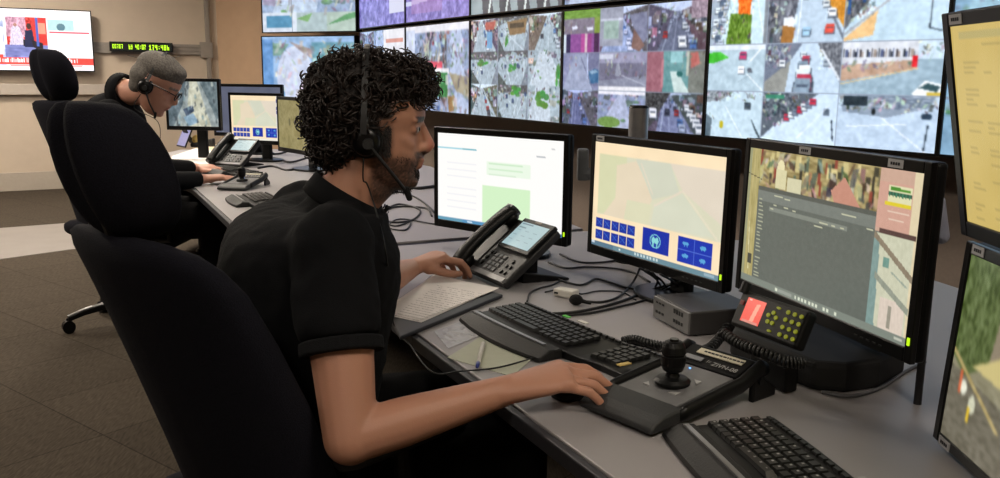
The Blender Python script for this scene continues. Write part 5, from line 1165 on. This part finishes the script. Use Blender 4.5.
# beard: short whiskers over the jaw
rr = random.Random(21); wb = MB()
for i in range(2600):
    a = rr.uniform(-1, 1); u = rr.uniform(-.105, .03)
    side = rr.choice((-1, 1))
    f_ = None
    if u > -.03: f_, w_ = rr.uniform(.018, .045), .0705
    else:
        ang = rr.uniform(0, 1.25); k_ = min(1, max(0, (u+.105)/.075)); w_ = (.018+.046*k_)*sin(ang); f_ = .032+(.050+.018*min(1, max(0, (u+.105)/.03)))*cos(ang)
        if abs(w_) < .020 and -.058 < u < -.034: continue
        if u > -.045 and ang < .9 and not (-.036 < u < -.026): continue
    p = Vector((f_, side*w_, u)); q = p+Vector((.004*rr.uniform(.2, 1), side*.002, -.006*rr.uniform(.5, 1.3)))
    wb.tube([T1 @ p, T1 @ q], [.0007, .0003], 3)
child(wb, 'beard', mat('dark_brown_beard', (.09, .06, .055), .8), p1, g)
# hair: soft mass and many curls
hb = MB()
for c_, r_ in (((-.018, 0, .078), (.098, .090, .078)), ((-.055, 0, .035), (.062, .086, .080)), ((.045, 0, .105), (.072, .074, .048)), ((-.062, 0, -.008), (.044, .072, .048)), ((.088, 0, .108), (.038, .058, .028)), ((-.02, .055, .03), (.05, .036, .055)), ((-.028, -.055, .035), (.048, .033, .052))):
    hb.add(*sph(c_, r_), T1)
hair = remesh(hb, 'hair', mat('dark_curly_hair', (.095, .068, .058), .75, var=.4, scale=60, bump=.9), p1, .006, 4, .6, g)
hv = [v.co.copy() for v in hair.data.vertices]; hn = [v.normal.copy() for v in hair.data.vertices]
for v in hair.data.vertices: v.co += v.normal*(.008*noise.noise(v.co*70)+.006*noise.noise(v.co*140))
cm = MB()
for i in range(1500):
    k_ = rr.randrange(len(hv)); p = hv[k_]; n_ = hn[k_]
    L = T1.inverted() @ (p+g)
    if L.x > .02 and L.z < .085 and n_.dot(Vector((0, 0, 1))) < .2 and L.x < .08: 
        if L.z < .055: continue
    up_ = n_; a = up_.orthogonal().normalized(); a.rotate(Matrix.Rotation(rr.uniform(0, 6.28), 3, up_)); b = up_.cross(a)
    R_ = rr.uniform(.006, .013); turns = rr.uniform(.9, 1.7); N = int(10*turns); lift = rr.uniform(.004, .018); slide = rr.uniform(-.012, .012)
    pts = [p-n_*.004+up_*(R_*(1-cos(2*pi*turns*j/N))*.75+lift*j/N)+a*(R_*sin(2*pi*turns*j/N))+b*(slide*j/N) for j in range(N+1)]
    r_ = rr.uniform(.0010, .0021); cm.tube(pts, [r_]*(N)+[r_*.4], 4)
cu = cm.build('curls', mat('dark_brown_curl', (.135, .095, .078), .5, var=.4, scale=30), hair, smooth=True)
# fringe curls falling over the brow
fr = MB()
for i in range(90):
    f0 = Vector((rr.uniform(.075, .118), rr.uniform(-.06, .06), rr.uniform(.082, .125))); p = T1 @ f0-g; dn = rr.uniform(.010, .035); N = 14; R_ = rr.uniform(.004, .008)
    fr.tube([p+V((.018*j/N+R_*cos(j*.9), R_*sin(j*.9)*.7, -dn*j/N+.004*sin(j*.9))) for j in range(N)], [rr.uniform(.0008, .0014)]*(N-1)+[.0004], 4)
fr.build('fringe_curls', MATS['dark_brown_curl'], hair, smooth=True)
# polo shirt
sm = MB()
top = V(shc); rings = []
for fz, w, dp, fo in ((-.22, .165, .13, .0), (.0, .180, .155, .0), (.25, .185, .165, .0), (.5, .195, .172, .0), (.72, .212, .178, .0), (.88, .222, .170, -.006), (.98, .215, .150, -.012), (1.06, .185, .128, -.010), (1.13, .135, .106, .0), (1.20, .090, .084, .012)):
    c_ = hip.lerp(top, fz)+face*fo
    if fz > 1.0: c_ = c_.lerp(V(neck0)-V((0, 0, .02)), (fz-1)/.2)
    rings.append([c_+rgt*(math.copysign(abs(cos(k_))**.85, cos(k_))*w)+face*(math.copysign(abs(sin(k_))**.9, sin(k_))*dp) for k_ in [2*pi*j/40 for j in range(40)]])
sm.loft(rings)
sm.capsule(neck0-V((.01, 0, .02)), shc-V((0, 0, .07)), .070, .10, 20)
sm.capsule(neck0-V((0, 0, .045)), shR+V((-.005, .03, -.006)), .056, .066); sm.capsule(neck0-V((0, 0, .045)), shL+V((0, -.03, -.006)), .056, .066)
for S_, E_ in ((shR, elR), (shL, elL)):
    d_ = (E_-S_); sm.tube([S_-d_*.05, S_+d_*.25, S_+d_*.50], [.068, .075, .072], 24); sm.sphere(S_, .076)
shirt = remesh(sm, 'polo_shirt', shirtm, p1, .006, 24, .6, g)
for v in shirt.data.vertices:
    c_ = v.co; v.co += v.normal*(.006*noise.noise(Vector((c_.x*9, c_.y*9, c_.z*16)))+.0025*noise.noise(c_*40))
for S_, E_ in ((shR, elR), (shL, elL)):
    d_ = (E_-S_).normalized(); m_ = S_.lerp(E_, .50); a = d_.orthogonal().normalized(); b = d_.cross(a)
    child(MB().tube([m_, m_+d_*.024], .0720, 28), 'sleeve_cuff', mat('black_rib_knit', (.085, .087, .095), .95, bump=.5, scale=600, spec=.15), shirt, g, bevel=.004)
# collar: turned-down band round the neck
nd = (neck1-neck0).normalized(); a = nd.cross(V((0, 1, 0))).normalized(); b = nd.cross(a)
cg = MB(); rings = []
for k in range(36):
    an = 2*pi*k/36; dr = a*cos(an)+b*sin(an); fr_ = dr.dot(V((1, 0, 0))); base = neck0+nd*(.002+.012*(-fr_)); rad = .070
    rings.append([base+dr*(rad-.002)-nd*.02, base+dr*(rad-.004)+nd*.020, base+dr*(rad+.004)+nd*.022, base+dr*(rad+.016)-nd*.018, base+dr*(rad+.012)-nd*.022])
cg.loft(rings, closed=True); child(cg, 'collar', shirtm, shirt, g, smooth=True)
# trousers and shoes
tm = MB()
tm.capsule(hip+rgt*.09, hip-rgt*.09, .135, .135, 20); 
for s_, k_ in ((1, kn[0]), (-1, kn[1])):
    tm.capsule(hip+rgt*.09*s_, k_, .095, .072, 20); tm.tube([k_+V((0, 0, .02)), V((k_.x+.01, k_.y, .35)), V((k_.x+.02, k_.y, .09))], [.07, .062, .058], 20)
remesh(tm, 'trousers', trousm, p1, .008, 6, .6, g)
for k_ in kn:
    sh_ = MB(); q = V((k_.x, k_.y, 0)); rings = []
    for f, w, h in ((-.06, .02, .03), (-.05, .034, .07), (0, .038, .10), (.06, .042, .085), (.13, .046, .055), (.18, .036, .04), (.20, .015, .02)):
        rings.append([q+face*f+rgt*(w*cos(a))+V((0, 0, max(.0, h/2+h/2*sin(a)))) for a in [2*pi*j/18 for j in range(18)]])
    sh_.loft(rings); child(sh_, 'shoe', mat('black_shoe_leather', (.05, .05, .05), .3), p1, g, smooth=True)

def headset(label, T, rband, top, boom, cup=(-.004, -.086, .0), side=-1, col=black, cord=None):
    """band over the head, cup over the near ear, boom towards the mouth, built in head space"""
    o0 = T @ Vector((0, 0, 0)); t = thing('headset', label, 'headset', o0)
    def w(p): return T @ Vector(p)-o0
    pts = [w((-.004+.0*0, -rband*cos(a), .012+(top-.012)*sin(a))) for a in [pi*k/28 for k in range(29)]]
    rings = []
    fw = (T.to_3x3() @ Vector((1, 0, 0))).normalized()
    for i, p in enumerate(pts):
        tg_ = (pts[min(i+1, 28)]-pts[max(i-1, 0)]).normalized(); nn = tg_.cross(fw).normalized()
        rings.append([p+fw*.006*a+nn*.0014*b for a, b in ((-1, -1), (1, -1), (1, 1), (-1, 1))])
    MB().loft(rings).build('headband', dkgrey, t, bevel=.001)
    M = Matrix.Translation(-o0) @ T
    for s_ in (-1, 1):
        c = MB(); prof = ((.024, -.074), (.027, -.080), (.027, -.088), (.023, -.095), (.013, -.098))
        c.loft([[(cup[0]+r_*cos(a), s_*(-l_), cup[2]+r_*1.05*sin(a)) for a in [2*pi*k/28 for k in range(28)]] for r_, l_ in prof], M)
        ec = c.build('ear_cup', gloss, t, smooth=True)
        ring = MB(); ring.tube([(cup[0]+.025*cos(a), s_*.078, cup[2]+.027*sin(a)) for a in [2*pi*k/30 for k in range(30)]], .007, 8, M, closed=True); ring.build('ear_cushion', mat('black_foam', (.03, .03, .03), 1, bump=.5, scale=300), t, smooth=True)
        MB().box((cup[0], s_*.090, cup[2]+.03), (.010, .006, .05), M).build('slider', midgrey, t, bevel=.001)
    b0 = Vector(cup)+Vector((.004, -.012, -.004))
    MB().cone(b0+Vector((0, .004, 0)), b0+Vector((0, -.008, 0)), .012, .010, 18, M).build('boom_joint', dkgrey, t)
    path = spline([b0, Vector(boom[0]), Vector(boom[1])], 8); MB().tube(path, [.0036]*len(path), 8, M).build('boom', dkgrey, t, smooth=True)
    MB().capsule(M @ (Vector(boom[1])-Vector((0, 0, -.004))), M @ (Vector(boom[1])+Vector((.006, 0, -.012))), .0065, .006, 10).build('microphone', mat('black_foam', (.03, .03, .03), 1), t, smooth=True)
    if cord:
        MB().tube(spline([Vector(c)-o0 for c in cord], 8), .0017, 6).build('cord', cable, t, smooth=True)
    return t
cordp = [T1 @ Vector((-.004, -.088, -.034)), T1 @ Vector((-.004, -.080, -.075)), A(368, 186, 1.665), A(380, 225, 1.60), A(387, 262, 1.56), D(393, 322, .75)*1, D(410, 345, .72), D(432, 372, .735), D(460, 371, DESK+.004), D(500, 367, DESK+.004), D(545, 354, DESK+.012), D(560, 349, DESK+.028)]
headset('black headset with boom microphone worn over dark curly hair', T1, .112, .178, [(.045, -.088, -.055), (.078, -.062, -.098)], cup=(.0, -.086, -.002), cord=cordp)

# ---- grey-haired operator further back
E2 = A(150, 86, 4.12); S2 = 1.10
T2 = frame(E2, R(8), R(30), S2)
g2 = Vector((-1.86, 4.28, 0)); hip2 = V((-1.86, 4.30, .60)); sh2 = A(112, 112, 4.22); f2 = Vector((.94, .34, 0)); r2 = Vector((.34, -.94, 0))
sR2 = V(sh2)+r2*.19; sL2 = V(sh2)-r2*.19; n20 = A(124, 92, 4.18); n21 = T2 @ Vector((-.015, 0, -.04))
wR2 = D(203, 179, DESK+.03); wL2 = D(196, 168, DESK+.03); eR2 = V((-1.72, 4.15, .78)); eL2 = V((-1.95, 4.72, .80))
bd = MB(); head_mesh(bd, T2)
bd.capsule(n20, n21, .062, .058, 18); bd.capsule(sh2-V((0, 0, .06)), hip2, .12, .13); bd.capsule(n20, sh2, .06, .09)
for S_, E_, W_ in ((sR2, eR2, wR2), (sL2, eL2, wL2)):
    bd.capsule(V(sh2), S_, .06, .05); bd.capsule(S_, E_, .052, .043); bd.capsule(E_, W_, .042, .028)
kn2 = [hip2+f2*.42+r2*.12, hip2+f2*.42-r2*.12]
for s_, k_ in ((1, kn2[0]), (-1, kn2[1])): bd.capsule(hip2+r2*.09*s_, k_, .075, .055); bd.capsule(k_, V((k_.x, k_.y, .10)), .05, .038)
hd_ = D(232, 178, DESK+.03)-wR2; hd_.z = 0
hand(bd, wR2, V((hd_.x, hd_.y, .01)), V((0, 0, 1)), V((-hd_.y, hd_.x, 0)), [(12, 25, 20, 5), (14, 27, 20, 1), (16, 30, 20, -3), (20, 32, 20, -8)], [(.8, .7, -.2, .035, .0125), (1, .2, -.1, .03, .011), (1, 0, -.1, .02, .0095)], 1.15)
hd_ = D(222, 168, DESK+.03)-wL2; hd_.z = 0
hand(bd, wL2, V((hd_.x, hd_.y, .01)), V((0, 0, 1)), V((hd_.y, -hd_.x, 0)), [(14, 28, 20, 5), (16, 30, 20, 1), (18, 32, 20, -3), (20, 34, 20, -8)], [(.8, .7, -.2, .035, .0125), (1, .2, -.1, .03, .011), (1, 0, -.1, .02, .0095)], 1.1)
p2 = remesh(bd, 'person', skinv, None, .0060, 4, .5, g2)
tag(p2, 'person with short grey hair and glasses in black top, looking down at the far keyboard', 'person')
T2i = np.array(T2.inverted())
def skin2(co):
    L = co @ T2i[:3, :3].T+T2i[:3, 3]; f, l, u = L[:, 0], L[:, 1], L[:, 2]; c = np.tile(np.array([.74, .54, .46]), (len(co), 1))
    hd = (u > -.16) & (np.abs(l) < .13) & (np.abs(f) < .2)
    c[hd & (f > .08) & (u > .034) & (u < .045) & (np.abs(l) > .012)] = [.45, .40, .38]; c[hd & (f > .09) & (u < -.036) & (u > -.058) & (np.abs(l) < .02)] = [.62, .40, .37]
    return c
paint(p2, skin2, g2)
hb = MB()
for c_, r_ in (((.008, 0, .080), (.104, .083, .074)), ((.06, 0, .105), (.052, .066, .034)), ((-.03, 0, .03), (.068, .082, .068)), ((-.035, 0, -.02), (.046, .066, .042))): hb.add(*sph(c_, r_), T2)
hair2 = remesh(hb, 'hair', mat('short_grey_hair', (.36, .34, .32), .85, var=.35, scale=120, bump=.9), p2, .009, 3, .6, g2)
sm = MB(); sm.capsule(V(sh2)-V((0, 0, .06)), hip2, .155, .16, 20)
for s_ in (-.07, .07): sm.capsule(V(sh2)+r2*s_-V((0, 0, .07)), hip2+r2*s_, .13, .13, 20)
sm.capsule(n20-V((.01, 0, .02)), V(sh2)-V((0, 0, .06)), .072, .13, 20)
for S_, E_, W_ in ((sR2, eR2, wR2), (sL2, eL2, wL2)):
    sm.capsule(V(sh2)-V((0, 0, .02)), S_-V((0, 0, .015)), .075, .07); sm.capsule(S_, E_, .070, .056); sm.tube([E_, E_.lerp(W_, .5), E_.lerp(W_, .93)], [.056, .052, .044], 20)
    sm.sphere(E_, .056)
remesh(sm, 'black_top', shirtm, p2, .009, 18, .6, g2)
nd = (n21-n20).normalized(); a = nd.cross(V((0, 1, 0))).normalized(); b = nd.cross(a); cg = MB(); rings = []
for k in range(30):
    an = 2*pi*k/30; dr = a*cos(an)+b*sin(an); rings.append([n20+dr*.070-nd*.02, n20+dr*.068+nd*.03, n20+dr*.078+nd*.03, n20+dr*.09-nd*.02])
cg.loft(rings, closed=True); child(cg, 'collar', shirtm, p2, g2, smooth=True)
tm = MB(); tm.capsule(hip2+r2*.09, hip2-r2*.09, .13, .13, 18)
for s_, k_ in ((1, kn2[0]), (-1, kn2[1])): tm.capsule(hip2+r2*.09*s_, k_, .095, .072, 18); tm.tube([k_, V((k_.x, k_.y, .1))], [.07, .058], 18)
remesh(tm, 'trousers', trousm, p2, .011, 5, .6, g2)
for k_ in kn2:
    sh_ = MB(); q = V((k_.x, k_.y, 0)); rings = []
    for f, w, h in ((-.06, .02, .03), (-.05, .034, .07), (0, .038, .10), (.06, .042, .085), (.13, .046, .055), (.18, .036, .04), (.20, .015, .02)):
        rings.append([q+f2*f+r2*(w*cos(a))+V((0, 0, max(.0, h/2+h/2*sin(a)))) for a in [2*pi*j/18 for j in range(18)]])
    sh_.loft(rings); child(sh_, 'shoe', MATS['black_shoe_leather'], p2, g2, smooth=True)
headset('black headset worn over short grey hair', T2, .090, .158, [(.045, -.086, -.050), (.080, -.060, -.085)], cup=(.0, -.082, .0), cord=[T2 @ Vector((0, -.085, -.03)), T2 @ Vector((.005, -.085, -.10)), A(158, 122, 4.0), A(160, 150, 3.98)])
o2 = T2 @ Vector((.11, 0, .02)); t = thing('eyeglasses', 'dark-framed glasses worn by the grey-haired operator', 'glasses', o2)
GM = Matrix.Translation(-o2) @ T2
for s_ in (-1, 1):
    MB().tube([(.118, s_*.032+.024*cos(a), .018+.017*sin(a)) for a in [2*pi*k/20 for k in range(20)]], .0022, 6, GM, closed=True).build('rim', black, t)
    MB().tube([(.117, s_*.056, .022), (.08, s_*.080, .026), (.0, s_*.086, .022)], .0024, 6, GM).build('temple', black, t)
MB().tube([(.119, -.009, .022), (.121, 0, .025), (.119, .009, .022)], .002, 6, GM).build('bridge', black, t)
# ------------------------------------------------------------------ camera, light, view
cam = bpy.data.cameras.new('camera'); co = bpy.data.objects.new('camera', cam); C.objects.link(co)
cam.lens = FL/1000*36; cam.sensor_width = 36; cam.clip_start = .02
M = Matrix((rt, upv, -fwd)).transposed().to_4x4(); M.translation = (0, 0, CAMZ); co.matrix_world = M
bpy.context.scene.camera = co
w = bpy.data.worlds.new('world'); bpy.context.scene.world = w; w.use_nodes = True
w.node_tree.nodes['Background'].inputs['Color'].default_value = (.5, .5, .55, 1); w.node_tree.nodes['Background'].inputs['Strength'].default_value = .06
vs = bpy.context.scene.view_settings; vs.view_transform = 'Standard'; vs.look = 'None'; vs.gamma = 1; vs.exposure = 0; vs.use_curve_mapping = False
